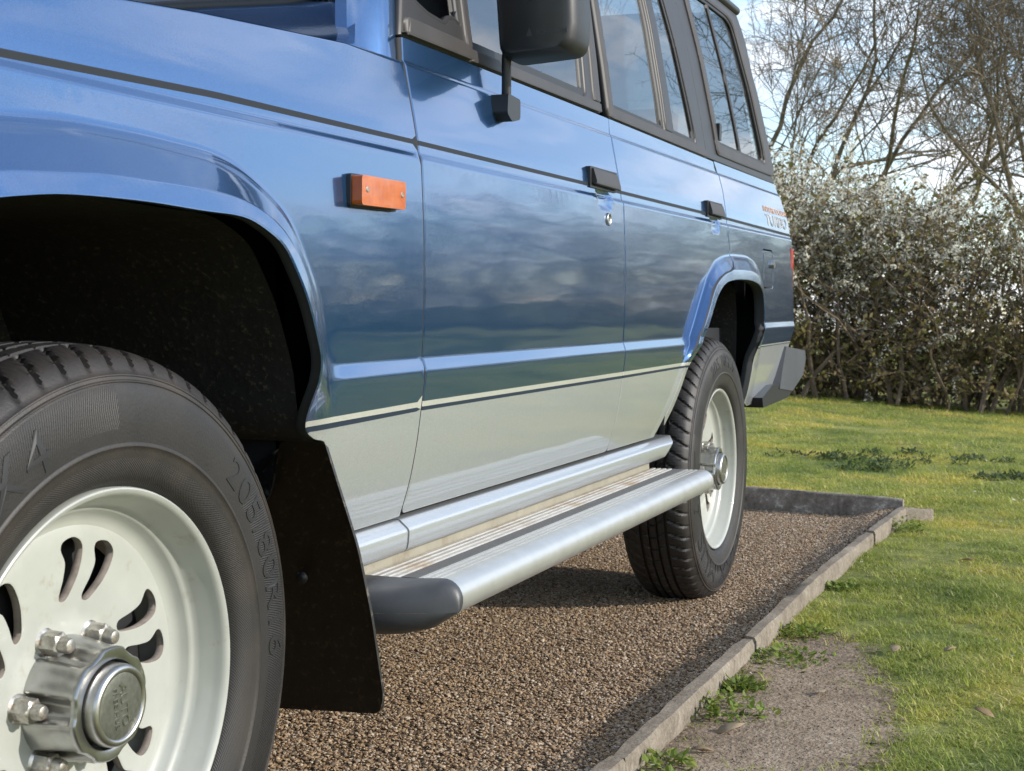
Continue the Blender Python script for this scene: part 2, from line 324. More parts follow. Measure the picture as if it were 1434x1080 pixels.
def ground_mat(name, cols, scales, rough=0.95, bump=(80, 0.6, 0.01), dirtmask=None):
    """layered noise colour: cols = list of (position,colour)"""
    m, n, l, b = newmat(name); t = n.new('ShaderNodeTexCoord')
    a = n.new('ShaderNodeTexNoise'); a.inputs['Scale'].default_value = scales[0]; a.inputs['Detail'].default_value = 8; a.inputs['Roughness'].default_value = 0.65; l.new(t.outputs['Object'], a.inputs['Vector'])
    c = n.new('ShaderNodeTexNoise'); c.inputs['Scale'].default_value = scales[1]; c.inputs['Detail'].default_value = 6; c.inputs['Roughness'].default_value = 0.7; l.new(t.outputs['Object'], c.inputs['Vector'])
    mt = n.new('ShaderNodeMix'); mt.inputs['Factor'].default_value = 0.5; l.new(a.outputs['Fac'], mt.inputs['A']); l.new(c.outputs['Fac'], mt.inputs['B'])
    rp = n.new('ShaderNodeValToRGB'); e = rp.color_ramp.elements
    e[0].position = cols[0][0]; e[0].color = (*cols[0][1], 1); e[1].position = cols[-1][0]; e[1].color = (*cols[-1][1], 1)
    for p, cc in cols[1:-1]: q = e.new(p); q.color = (*cc, 1)
    l.new(mt.outputs['Result'], rp.inputs[0]); l.new(rp.outputs[0], b.inputs['Base Color']); b.inputs['Roughness'].default_value = rough
    x = n.new('ShaderNodeTexNoise'); x.inputs['Scale'].default_value = bump[0]; x.inputs['Detail'].default_value = 6; l.new(t.outputs['Object'], x.inputs['Vector'])
    bp = n.new('ShaderNodeBump'); bp.inputs['Strength'].default_value = bump[1]; bp.inputs['Distance'].default_value = bump[2]; l.new(x.outputs['Fac'], bp.inputs['Height']); l.new(bp.outputs[0], b.inputs['Normal'])
    b.inputs['Specular IOR Level'].default_value = 0.25
    return m
M_LAWN = ground_mat('lawn_turf', [(0.30, (0.13, 0.095, 0.055)), (0.44, (0.14, 0.155, 0.04)), (0.55, (0.22, 0.23, 0.06)), (0.68, (0.32, 0.295, 0.11))], (0.7, 14))
M_SOIL = ground_mat('bare_soil', [(0.36, (0.13, 0.095, 0.064)), (0.5, (0.25, 0.188, 0.13)), (0.64, (0.37, 0.295, 0.215))], (3, 45), bump=(120, 0.9, 0.008))
M_GRAV = ground_mat('gravel_bed', [(0.3, (0.05, 0.036, 0.024)), (0.5, (0.15, 0.105, 0.066)), (0.7, (0.26, 0.195, 0.13))], (40, 160), bump=(170, 1.0, 0.006))
M_KERB = ground_mat('concrete_kerb', [(0.32, (0.085, 0.070, 0.052)), (0.47, (0.18, 0.150, 0.115)), (0.58, (0.25, 0.212, 0.165)), (0.72, (0.40, 0.36, 0.30))], (9, 90), bump=(180, 0.7, 0.003))
M_KERBD = ground_mat('lichen_kerb', [(0.34, (0.09, 0.072, 0.058)), (0.48, (0.19, 0.158, 0.128)), (0.56, (0.27, 0.23, 0.19)), (0.64, (0.55, 0.50, 0.43))], (8, 60), bump=(160, 0.8, 0.004))
def inst_mat(name, cols, rough=0.7, trans=0.0, spec=0.3):
    """colour picked per instance / per island"""
    m, n, l, b = newmat(name); oi = n.new('ShaderNodeObjectInfo'); ge = n.new('ShaderNodeNewGeometry')
    ad = n.new('ShaderNodeMath'); ad.operation = 'ADD'; l.new(oi.outputs['Random'], ad.inputs[0]); l.new(ge.outputs['Random Per Island'], ad.inputs[1])
    fr = n.new('ShaderNodeMath'); fr.operation = 'FRACT'; l.new(ad.outputs[0], fr.inputs[0])
    rp = n.new('ShaderNodeValToRGB'); e = rp.color_ramp.elements
    e[0].position = 0; e[0].color = (*cols[0], 1); e[1].position = 1; e[1].color = (*cols[-1], 1)
    for i, c in enumerate(cols[1:-1]): q = e.new((i+1)/(len(cols)-1)); q.color = (*c, 1)
    l.new(fr.outputs[0], rp.inputs[0]); l.new(rp.outputs[0], b.inputs['Base Color']); b.inputs['Roughness'].default_value = rough; b.inputs['Specular IOR Level'].default_value = spec
    if trans:
        o = n['Material Output']; tl = n.new('ShaderNodeBsdfTranslucent'); l.new(rp.outputs[0], tl.inputs['Color'])
        mx_ = n.new('ShaderNodeMixShader'); mx_.inputs[0].default_value = trans; l.new(b.outputs[0], mx_.inputs[1]); l.new(tl.outputs[0], mx_.inputs[2]); l.new(mx_.outputs[0], o.inputs[0])
    return m
M_PEB = inst_mat('pebbles', [(0.15, 0.098, 0.058), (0.40, 0.28, 0.165), (0.29, 0.185, 0.10), (0.46, 0.34, 0.225), (0.22, 0.16, 0.112), (0.56, 0.47, 0.36), (0.35, 0.225, 0.12), (0.13, 0.098, 0.075)], 0.55)
M_GRASS = inst_mat('grass_blades', [(0.20, 0.27, 0.045), (0.39, 0.43, 0.075), (0.28, 0.34, 0.06), (0.55, 0.50, 0.17), (0.33, 0.40, 0.055), (0.60, 0.52, 0.26)], 0.6, 0.4)
def patchy(m):
    n, l = m.node_tree.nodes, m.node_tree.links; b = n['Principled BSDF']; src = b.inputs['Base Color'].links[0].from_socket
    g = n.new('ShaderNodeNewGeometry'); cols = []
    a = n.new('ShaderNodeTexNoise'); a.inputs['Scale'].default_value = 1.3; a.inputs['Detail'].default_value = 5; a.inputs['Roughness'].default_value = .65; l.new(g.outputs['Position'], a.inputs['Vector'])
    rp = n.new('ShaderNodeValToRGB'); e = rp.color_ramp.elements; e[0].position = .34; e[0].color = (.50, .62, .55, 1); e[1].position = .66; e[1].color = (1.55, 1.25, 1.2, 1); q = e.new(.5); q.color = (1, 1, 1, 1)
    l.new(a.outputs['Fac'], rp.inputs[0]); mu = n.new('ShaderNodeMix'); mu.data_type = 'RGBA'; mu.blend_type = 'MULTIPLY'; mu.inputs['Factor'].default_value = 1; l.new(src, mu.inputs['A']); l.new(rp.outputs[0], mu.inputs['B'])
    for k in list(src.links): 
        if k.to_node != mu: t = k.to_socket; l.remove(k); l.new(mu.outputs['Result'], t)
    return m
patchy(M_GRASS); patchy(M_LAWN)
M_WEED = inst_mat('weed_leaves', [(0.09, 0.14, 0.022), (0.20, 0.26, 0.04), (0.14, 0.20, 0.035), (0.27, 0.29, 0.06)], 0.55, 0.35)
M_DWEED = inst_mat('dark_weed_leaves', [(0.05, 0.08, 0.025), (0.09, 0.12, 0.04), (0.07, 0.095, 0.035)], 0.6, 0.25)
M_BARK = simple('tree_bark', (0.17, 0.14, 0.09), 0.9, var=0.4, vscale=6, bump=(30, 0.6, 0.01))
M_TWIG = simple('twig_bark', (0.16, 0.125, 0.08), 0.9, var=0.3, vscale=3)
M_HSTEM = simple('hedge_stem_bark', (0.15, 0.11, 0.075), 0.9, var=0.4, vscale=8)
M_BLOS = inst_mat('white_blossom', [(0.82, 0.80, 0.68), (0.76, 0.74, 0.62), (0.85, 0.83, 0.76)], 0.7, 0.45)
M_HLEAF = inst_mat('hedge_leaves', [(0.12, 0.12, 0.035), (0.22, 0.165, 0.068), (0.16, 0.17, 0.04), (0.31, 0.225, 0.115), (0.185, 0.135, 0.075)], 0.65, 0.45)
M_DRY = inst_mat('dry_leaf', [(0.30, 0.21, 0.11), (0.42, 0.34, 0.22), (0.22, 0.14, 0.08)], 0.7, 0.2)

# ------------------------------------------------------------------ setting: ground, gravel bay
def sheet(name, x0, x1, y0, y1, z, mat, res=None, zf=None):
    nx, ny = res or (2, 2); xs = np.linspace(x0, x1, nx); ys = np.linspace(y0, y1, ny); X, Y = np.meshgrid(xs, ys)
    Z = np.full_like(X, z) if zf is None else zf(X, Y)
    i = np.arange(ny-1)[:, None]*nx; j = np.arange(nx-1)[None]
    F = np.stack([i+j, i+j+1, i+nx+j+1, i+nx+j], -1).reshape(-1, 4)
    o = np_mesh(name, np.stack([X, Y, Z], -1).reshape(-1, 3), F, mat, smooth=True); o['kind'] = 'structure'; return o
sheet('ground', -400, 400, -400, 400, -0.45, M_LAWN)
KX = lambda y: 0.243+np.clip(y-3.2, 0, 2)*0.038          # left (gravel-side) edge of the kerb
def _ss(a, b, x): t = np.clip((x-a)/(b-a), 0, 1); return t*t*(3-2*t)
def lawn_z(X, Y): return 0.010+0.006*np.sin(X*3.1+Y*1.7)*np.sin(Y*2.3-X)+0.004*np.sin(X*9+Y*7)+_ss(5, 13, Y)*np.clip(-.080*X-.050, -.45, .45)*_ss(40, 20, Y)
sheet('lawn', 0.27, 14, -6, 24, 0, M_LAWN, (110, 230), lawn_z)
sheet('far_lawn', -14, 0.27, 4.62, 24, 0, M_LAWN, (60, 80), lawn_z)
sheet('outer_lawn', 14, 90, -40, 90, 0, M_LAWN, (30, 40), lambda X, Y: 0*X-.02)
def grav_z(X, Y): return 0.004*np.sin(X*4.2+1)*np.sin(Y*3.1)-0.004+0.040*_ss(.08, .25, X)
sheet('gravel_bay', -4.5, 0.262, -3, 4.62, 0, M_GRAV, (160, 100), grav_z)
_D = smoothpoly([(0.285, 0.85), (0.42, 0.98), (0.56, 1.12), (0.62, 1.30), (0.60, 1.52), (0.56, 1.78), (0.50, 1.96), (0.44, 2.12), (0.355, 2.18), (0.325, 2.02), (0.30, 1.80), (0.285, 1.4)], 5, True)
DIRT = [(x+.012*math.sin(y*41)+.010*math.sin(y*83+1), y+.012*math.sin(x*57)) for x, y in dense(_D, .01)]
def soil_mat():
    m = M_SOIL.copy(); m.name = 'bare_soil_margin'; n, l = m.node_tree.nodes, m.node_tree.links; o = n['Material Output']; b = n['Principled BSDF']
    at = n.new('ShaderNodeAttribute'); at.attribute_name = 'inner'; t = n.new('ShaderNodeTexCoord'); z = n.new('ShaderNodeTexNoise'); z.inputs['Scale'].default_value = 34; z.inputs['Detail'].default_value = 8; z.inputs['Roughness'].default_value = .7; l.new(t.outputs['Object'], z.inputs['Vector'])
    a = n.new('ShaderNodeMath'); a.operation = 'ADD'; l.new(at.outputs['Fac'], a.inputs[0]); l.new(z.outputs['Fac'], a.inputs[1]); r = n.new('ShaderNodeValToRGB'); r.color_ramp.elements[0].position = .70; r.color_ramp.elements[1].position = .86; l.new(a.outputs[0], r.inputs[0])
    tr = n.new('ShaderNodeBsdfTransparent'); mx_ = n.new('ShaderNodeMixShader'); l.new(r.outputs[0], mx_.inputs[0]); l.new(tr.outputs[0], mx_.inputs[1]); l.new(b.outputs[0], mx_.inputs[2]); l.new(mx_.outputs[0], o.inputs[0]); return m
_xs = np.arange(.262, .80, .02); _ys = np.arange(.70, 2.42, .02); _X, _Y = np.meshgrid(_xs, _ys); _P = np.stack([_X.ravel(), _Y.ravel()], 1)
_d = np.where(inside(_P, DIRT), -segdist(_P, DIRT[::4]), segdist(_P, DIRT[::4])); nx = len(_xs)
_f = [(r*nx+c, r*nx+c+1, (r+1)*nx+c+1, (r+1)*nx+c) for r in range(len(_ys)-1) for c in range(nx-1)]; _f = [q for q in _f if _d[list(q)].min() < .085]
o = mesh_obj('bare_soil_patch', np.stack([_P[:, 0], _P[:, 1], lawn_z(_P[:, 0], _P[:, 1])+.006], 1), _f, soil_mat(), smooth=True, kind='structure')
at = o.data.attributes.new('inner', 'FLOAT', 'POINT'); at.data.foreach_set('value', np.clip((.08-_d)/.16, 0, 1).astype(np.float32)*.68)

# kerb edging: 914 mm concrete edging stones laid end to end, and a taller back kerb
kerb = empty('kerb', (0.26, 2, 0)); kerb['kind'] = 'structure'; kerb['label'] = 'brown concrete edging kerb between the gravel bay and the lawn'
kb = empty('back_kerb', (0, 4.5, 0)); kb['kind'] = 'structure'; kb['label'] = 'taller dark lichen-spotted kerb closing the far end of the gravel bay'
def stone(name, parent, x0, x1, y0, y1, zt, mat, along='y', dz=0, w=0.034):
    bm = bmesh.new(); n = 14
    rr = random.Random(int(abs(y0*100+x0*37)))
    sec = [(-0.5, -0.12), (-0.5, -0.008), (-0.36, 0), (0.36, -0.001), (0.5, -0.010), (0.5, -0.12)]
    rings = []
    for i in range(n+1):
        t = i/n; ring = []
        for u, v in sec:
            ju = rr.uniform(-.0016, .0016); jv = rr.uniform(-.0016, .0012) if v > -.1 else 0
            e = 0.0035 if i in (0, n) and v > -.1 else 0
            if along == 'y': p = (x0+(x1-x0)*t+(u*(1-2*e/w) )*w+w/2+ju, y0+(y1-y0)*t, zt+dz*t+v+jv-e)
            else: p = (x0+(x1-x0)*t, y0+(y1-y0)*t+(u)*w+w/2+ju, zt+dz*t+v+jv-e)
            ring.append(bm.verts.new(p))
        rings.append(ring)
    for a, b in zip(rings, rings[1:]):
        for k in range(len(sec)-1): bm.faces.new([a[k], b[k], b[k+1], a[k+1]])
    bm.faces.new(rings[0]); bm.faces.new(rings[-1][::-1])
    ox, oy = parent.location.x, parent.location.y
    for v in bm.verts: v.co.x -= ox; v.co.y -= oy
    return bm_obj(name, bm, mat, parent, smooth=50)
joints = [-0.88, 0.037, 0.951, 1.911, 2.832, 3.708, 4.44]
for i in range(len(joints)-1):
    y0, y1 = joints[i]+0.003, joints[i+1]-0.003; jx = (0.004, -0.003, 0.0, 0.004, -0.002, 0.003)[i]
    stone('kerb_stone', kerb, float(KX(y0))+jx, float(KX(y1))+jx*0.3, y0, y1, 0.060+(0.002, 0, -0.003, 0.002, -0.002, 0.004)[i], M_KERB)
stone('kerb_stone', kb, -1.45, -0.42, 4.83, 4.635, 0.088, M_KERBD, 'x', w=0.05)
stone('kerb_stone', kb, -0.414, 0.298, 4.632, 4.475, 0.088, M_KERBD, 'x', w=0.05, dz=-0.004)
stone('kerb_stone', kb, 0.318, 0.41, 4.37, 4.46, 0.062, M_KERB, 'x', w=0.05, dz=-0.012)
stone('kerb_stone', kb, -2.5, -1.456, 5.03, 4.833, 0.088, M_KERBD, 'x', w=0.05)

# ------------------------------------------------------------------ the car
K = 0.015
def zw(y, zb): return zb+K*(y-0.72)
_t = np.arange(0.30, 1.95, 0.0005)
def _gs(a, s):
    k = int(4*s/0.0005); w = np.exp(-0.5*(np.arange(-k, k+1)*0.0005/s)**2); w /= w.sum(); return np.convolve(np.pad(a, k, mode='edge'), w, 'valid')
def _step(z, lo, hi, v): return v*np.clip((z-lo)/(hi-lo), 0, 1)
_PZ = np.array([.30, .40, .455, .51, .57, .64, .675, .70, .73, .80, .86, .92, .985, 1.005, 1.03, 1.10, 1.13, 1.175, 1.29, 1.45, 1.65, 1.8, 1.95])
_PX = np.array([-.07, -.034, -.0145, .0025, .0142, .0232, .0272, .0208+.0067, .0230+.0067, .0246+.0067, .0246+.0067, .0228+.0067, .0195+.0067, .0142+.0117, .0105+.0117, -.003+.0117, -.0092+.0117, -.0165+.0157, -.033+.0157, -.060+.0157, -.105+.0157, -.15+.0157, -.21+.0157])
_base = _gs(np.interp(_t, _PZ, _PX), 0.012)
_band = _gs(_step(_t, .675, .694, -.0067), 0.0012); _bandw = _gs(_step(_t, .675, .694, -.0067), 0.03)
_ridge = _gs(_step(_t, .9895, .9985, -.005), 0.0012)+_gs(_step(_t, 1.131, 1.138, -.004), 0.0012)
def sst(a, b, x): t = np.clip((x-a)/(b-a), 0, 1); return t*t*(3-2*t)
# wheel-arch outlines (y, zb): opening lip, flare crease, flare root
F_LIP = [(-.455, .60), (-.44, .645), (-.425, .70), (-.40, .745), (-.375, .785), (-.345, .822), (-.30, .848), (-.25, .863), (-.205, .870), (-.136, .876), (-.021, .877), (.076, .874), (.158, .872), (.205, .861), (.248, .842), (.279, .81), (.307, .774), (.329, .733), (.348, .691), (.358, .645), (.373, .615), (.402, .600), (.436, .588), (.442, .53), (.443, .454)]
F_CRE = [(-.49, .60), (-.47, .66), (-.44, .735), (-.40, .80), (-.35, .85), (-.29, .880), (-.221, .891), (-.071, .900), (.077, .898), (.159, .892), (.205, .882), (.248, .865), (.286, .837), (.313, .801), (.335, .76), (.356, .70), (.370, .65), (.392, .615), (.43, .598), (.450, .57), (.455, .46)]
F_JUN = [(-.57, .60), (-.55, .68), (-.51, .77), (-.45, .85), (-.37, .905), (-.27, .94), (-.183, .947), (-.101, .953), (.024, .952), (.164, .946), (.216, .934), (.267, .913), (.316, .890), (.345, .86), (.373, .827), (.401, .788), (.416, .745), (.424, .70), (.43, .65), (.447, .62), (.462, .58), (.475, .53), (.48, .46)]
R_LIP = [(2.06, .35), (2.105, .42), (2.148, .481), (2.204, .54), (2.248, .595), (2.285, .645), (2.347, .705), (2.408, .762), (2.46, .801), (2.539, .830), (2.64, .841), (2.76, .844), (2.87, .842), (2.958, .832), (3.009, .815), (3.033, .784), (3.045, .726), (3.043, .662), (3.04, .60), (3.038, .513), (3.035, .481), (3.03, .42), (3.02, .35)]
R_CRE = [(2.03, .36), (2.075, .43), (2.118, .495), (2.175, .555), (2.222, .61), (2.263, .66), (2.325, .717), (2.385, .775), (2.445, .825), (2.535, .856), (2.634, .868), (2.76, .870), (2.88, .869), (2.966, .860), (3.03, .838), (3.058, .79), (3.07, .73), (3.069, .66), (3.066, .60), (3.064, .51), (3.06, .48), (3.055, .42), (3.045, .35)]
R_JUN = [(1.99, .37), (2.04, .44), (2.088, .505), (2.146, .565), (2.20, .622), (2.262, .668), (2.325, .735), (2.385, .795), (2.446, .848), (2.523, .888), (2.625, .905), (2.732, .912), (2.914, .914), (3.029, .900), (3.109, .870), (3.128, .80), (3.132, .73), (3.13, .66), (3.126, .60), (3.12, .51), (3.115, .48), (3.11, .42), (3.10, .35)]
def _polar(poly, c):
    q = np.array([p for i, (a, b) in enumerate(zip(poly, poly[1:])) for p in np.linspace(a, b, 12, endpoint=False)]+[poly[-1]])
    a = np.arctan2(-(q[:, 0]-c[0]), q[:, 1]-c[1]); r = np.hypot(q[:, 0]-c[0], q[:, 1]-c[1]); o = np.argsort(a); g = np.linspace(a.min(), a.max(), 900); rr = np.interp(g, a[o], r[o])
    k = int(R(2.2)/(g[1]-g[0])); w = np.exp(-.5*(np.arange(-3*k, 3*k+1)/k)**2); w /= w.sum(); return g, np.convolve(np.pad(rr, 3*k, mode='edge'), w, 'valid')
FC, RC = (-.03, .50), (2.66, .47)
FP = [_polar(p, FC) for p in (F_LIP, F_CRE, F_JUN)]; RP = [_polar(p, RC) for p in (R_LIP, R_CRE, R_JUN)]
def flare(y, z, c, pp, h1, h2):
    a = np.arctan2(-(y-c[0]), z-c[1]); r = np.hypot(y-c[0], z-c[1])
    rl, rc, rj = [np.interp(a, p[0], p[1]) for p in pp]; rc = np.maximum(rc, rl+.004); rj = np.maximum(rj, rc+.008)
    u = np.clip((r-rc)/(rj-rc), 0, 1); lin = 1-u
    outer = h1*np.where(u < .75, lin, .25*((1-u)/.25)**1.0*np.clip(.5+.5*(1-u)/.25, 0, 1)*1.0)
    inner = h1+(h2-h1)*np.clip((rc-r)/(rc-rl), 0, 1.5)
    d = r-rc; w = .004; k = 1/(1+np.exp(-np.clip(d/w*4, -40, 40)))
    v = inner*(1-k)+outer*k
    return v
def H(y, zb):
    y = np.asarray(y, float); zb = np.asarray(zb, float)
    sh = .027*sst(2.5, 3.05, y); z2 = zb-sh
    bw = sst(.437, .447, y)
    h = np.interp(zb, _t, _base)+np.interp(z2, _t, _band)*bw+np.interp(zb, _t, _bandw)*(1-bw)+np.interp(zb, _t, _ridge)
    # front wing tapers a little towards the nose
    h = h-.03*np.clip(-(y+.3), 0, 1)**2
    f = flare(y, zb, FC, FP, .036, .041)*sst(.60, .72, zb)
    r = flare(y, zb, RC, RP, .026, .030)*(.10+.90*sst(.60, .72, zb))
    h = h+np.where((y < .60) & (zb < 1.0), f, 0)+np.where((y > 1.9) & (y < 3.3) & (zb < 1.0), r, 0)
    # finger scoops under the door handles
    for hy, hz in ((1.600, .990), (2.552, .987)):
        q = ((y-hy)/.046)**4+((zb-hz)/.0225)**4; h = h-.007*np.clip(1-q, 0, 1)**1.2
    return h
def HN(y, zb, f=None, e=.0006):
    f = f or H
    n = np.stack([np.ones_like(np.asarray(y, float)), -(f(y+e, zb)-f(y-e, zb))/(2*e), -(f(y, zb+e)-f(y, zb-e))/(2*e)], -1)
    return n/np.linalg.norm(n, axis=1)[:, None]
def panel(name, parent, outer, holes=(), rows=(), pts=(), curves=(), mats=None, mfn=None, f=None, zf=zw, step=.03, lip=.0018, depth=.014, ds=.02, fmat=None, flip=False):
    f = f or H
    outer_d = dense(outer, ds); holes_d = [dense(h, ds) for h in holes]
    dom = insetpoly(outer_d, lip); hd = [insetpoly(h, -lip) for h in holes_d]
    V, E = [], []
    def loop(p):
        s = len(V); V.extend(p); E.extend([(s+i, s+(i+1) % len(p)) for i in range(len(p))])
    loop(dom); [loop(h) for h in hd]
    A = np.array(dom); y0, y1, z0, z1 = A[:, 0].min(), A[:, 0].max(), A[:, 1].min(), A[:, 1].max()
    for row in rows:
        rw = np.array(row, float); ys = np.arange(max(y0-.01, rw[0, 0]), min(y1+.01, rw[-1, 0])+1e-6, step)
        if len(ys) < 2: continue
        zs = np.interp(ys, rw[:, 0], rw[:, 1])
        if zs.max() < z0-.02 or zs.min() > z1+.02: continue
        s = len(V); V.extend(zip(ys, zs)); E.extend([(s+i, s+i+1) for i in range(len(ys)-1)])
    cpts = []
    for cv in curves:
        cv = np.array([p for p in cv if y0-.02 < p[0] < y1+.02 and z0-.02 < p[1] < z1+.02])
        if len(cv) < 2: continue
        s = len(V); V.extend(map(tuple, cv)); cpts.append(cv)
        E.extend([(s+i, s+i+1) for i in range(len(cv)-1) if np.linalg.norm(cv[i+1]-cv[i]) < .05])
    G = np.array([(a, b) for a in np.arange(y0+step*.5, y1, step) for b in np.arange(z0+step*.5, z1, step)] or [(1e3, 1e3)])
    if len(pts): G = np.concatenate([G, np.array(pts, float)])
    ok = inside(G, dom) & (segdist(G, dom) > .004)
    for h in hd: ok &= ~inside(G, h) & (segdist(G, h) > .004)
    if cpts:
        CA = np.concatenate(cpts); ok &= np.array([np.min(np.hypot(CA[:, 0]-g_[0], CA[:, 1]-g_[1])) > .007 for g_ in G])
    V.extend(map(tuple, G[ok]))
    vs, es, fs, *_ = delaunay_2d_cdt([Vector((float(a), float(b))) for a, b in V], E, [], 0, 1e-6, False)
    P = np.array([(v.x, v.y) for v in vs]); Fc = np.array([list(q) for q in fs if len(q) == 3])
    C = P[Fc].mean(1); keep = inside(C, dom)
    for h in hd: keep &= ~inside(C, h)
    Fc = Fc[keep]
    a2 = np.cross(P[Fc[:, 1]]-P[Fc[:, 0]], P[Fc[:, 2]]-P[Fc[:, 0]]); Fc = Fc[np.abs(a2) > 1e-10]; a2 = a2[np.abs(a2) > 1e-10]; Fc[a2 < 0] = Fc[a2 < 0][:, ::-1]
    used = np.unique(Fc); mp = -np.ones(len(P), int); mp[used] = np.arange(len(used)); P = P[used]; Fc = mp[Fc]
    X = f(P[:, 0], P[:, 1]); Nn = HN(P[:, 0], P[:, 1], f)
    V3 = [np.stack([X, P[:, 0], zf(P[:, 0], P[:, 1])], -1)]; NN = [Nn]
    mid = list(mfn(P[Fc].mean(1)) if mfn else np.zeros(len(Fc), int)); faces = [tuple(q) for q in Fc]
    # rolled edge
    cnt = {}
    for q in Fc:
        for a, b in ((q[0], q[1]), (q[1], q[2]), (q[2], q[0])): cnt[(a, b)] = 1
    be = [(a, b) for a, b in cnt if (b, a) not in cnt]
    nrm = {}; fm = {}
    for qi, q in enumerate(Fc):
        for a, b in ((q[0], q[1]), (q[1], q[2]), (q[2], q[0])): fm[(a, b)] = mid[qi]
    for a, b in be:
        d = P[b]-P[a]; n = np.array([d[1], -d[0]]); n /= np.linalg.norm(n)+1e-12
        for v in (a, b): nrm[v] = nrm.get(v, 0)+n
    bv = sorted(nrm); o1 = {v: len(P)+i for i, v in enumerate(bv)}; o2 = {v: len(P)+len(bv)+i for i, v in enumerate(bv)}
    if bv:
        nb = np.array([nrm[v]/(np.linalg.norm(nrm[v])+1e-12) for v in bv]); Pb = P[bv]+nb*lip; Xb = X[bv]
        R1 = np.stack([Xb-lip, Pb[:, 0], zf(Pb[:, 0], Pb[:, 1])], -1); R2 = R1-np.array([depth, 0, 0])
        n3 = np.stack([np.zeros(len(nb)), nb[:, 0], nb[:, 1]], -1); q1 = n3*.2+Nn[bv]; q1 /= np.linalg.norm(q1, axis=1)[:, None]
        V3 += [R1, R2]; NN += [q1, n3]
        for a, b in be:
            m_ = fm[(a, b)]; faces.append((a, o1[a], o1[b], b)); mid.append(m_); faces.append((o1[a], o2[a], o2[b], o1[b])); mid.append(m_ if fmat is None else fmat)
    V3 = np.concatenate(V3); NN = np.concatenate(NN)
    o = mesh_obj(name, V3, faces, mats, parent, True, mid)
    o.data.normals_split_custom_set_from_vertices([tuple(n) for n in NN])
    return o

CARX = -0.79                                         # car's centre plane
car = empty('estate_car', (CARX, 1.35, 0))
tag(car, 'blue over silver five-door off-road estate car parked on the gravel bay', 'car')
# every part is authored in world metres; parts are parented with the car's inverse so they keep their place
_carinv = Matrix.Translation(car.location).inverted()
def part(o, parent=None):
    if parent is None: o.parent = car; o.matrix_parent_inverse = _carinv
    else: o.parent = parent
    return o
BODY = []                                            # panels that are mirrored to the far side

def line(pts): return [(-2, pts[0][1])]+list(pts)+[(6, pts[-1][1])]
def off(l, d): return [(a, b+d) for a, b in l]
ST_HI = line([(-.75, .998), (-.174, 1.008), (.179, 1.0165), (.72, 1.018), (1.5, 1.018), (2.695, 1.016), (3.63, 1.010)])
ST_LO = line([(-.75, .989), (-.175, .9995), (.177, 1.0085), (.72, 1.0105), (1.5, 1.0105), (2.7, 1.0075), (3.63, 1.0015)])
LT_HI = line([(.418, .6255), (.714, .6295), (1.72, .6305), (2.372, .6325), (3.087, .652), (3.632, .654)])
DK_HI = line([(.42, .618), (.717, .6215), (1.727, .6225), (2.369, .625), (3.087, .6485), (3.632, .6505)])
DK_LO = line([(.426, .6105), (.718, .6155), (1.73, .6165), (2.365, .6195), (3.09, .645), (3.55, .6475)])
def zat(l, y): q = np.array(l); return np.interp(y, q[:, 0], q[:, 1])
def cm(C):
    y, z = C[:, 0], C[:, 1]; r = np.zeros(len(C), int)
    r[(z < zat(ST_HI, y)) & (z > zat(ST_LO, y))] = 1
    r[z < zat(LT_HI, y)] = 2; r[z < zat(DK_HI, y)] = 3; r[z < zat(DK_LO, y)] = 4
    return r
BM = [M_BLUE, M_TAPE, M_LINE, M_DLINE, M_SILV]
bandrow = [[(y, z+.027*float(sst(2.5, 3.05, y))) for y in np.arange(-1, 4.2, .05)] for z in (.672, .675, .678, .691, .694, .697)]
ROWS = [ST_HI, ST_LO, LT_HI, DK_HI, DK_LO]+bandrow+[[(-2, z), (6, z)] for z in (.987, .9895, .992, .996, .9985, 1.001, 1.129, 1.131, 1.134, 1.138, 1.140)]
def archcurves(pp, c):
    """rings that follow the wheel-arch flare: lip, crease and root"""
    a = np.arange(-2.25, 2.25, .018); rl, rc, rj = [np.interp(a, p[0], p[1]) for p in pp]; rc = np.maximum(rc, rl+.004); rj = np.maximum(rj, rc+.008); o = []
    for r in (rl+.4*(rc-rl), rc-.005, rc-.0015, rc+.0015, rc+.005, rc+.3*(rj-rc), rc+.6*(rj-rc), rc+.78*(rj-rc), rc+.84*(rj-rc), rc+.92*(rj-rc), rj, rj+.006): o.append(np.stack([c[0]-r*np.sin(a), c[1]+r*np.cos(a)], 1))
    return o
def scoop(hy, hz): return [(hy+dy, hz+dz) for dy in np.arange(-.066, .067, .006) for dz in np.arange(-.038, .039, .005)]

# front wing
lipF = [p for p in smoothpoly(F_LIP, 4)]
wing = [(.7175, .4545), (.7185, .70), (.7175, .98), (.716, 1.135), (.575, 1.134), (.37, 1.12), (.176, 1.106), (.037, 1.093), (-.2, 1.07), (-.45, 1.045), (-.80, 1.0), (-.82, .60), (-.455, .60)]
o_wing = panel('front_wing', None, wing[:-1]+lipF, rows=ROWS, curves=archcurves(FP, FC), mats=BM+[M_SHELL], mfn=cm, depth=.014, fmat=5); BODY.append(o_wing)
# front door
o_fd = panel('front_door', None, roundpoly([(.7225, .4585), (.7235, .70), (.7225, .98), (.7235, 1.138), (.7265, 1.174), (1.732, 1.172), (1.727, 1.13), (1.727, .98), (1.7275, .70), (1.7275, .4585)], [.012, 0, 0, 0, .004, .004, 0, 0, 0, .01]),
             rows=ROWS, pts=scoop(1.60, .992), mats=BM+[M_SHELL], mfn=cm, fmat=5); BODY.append(o_fd)
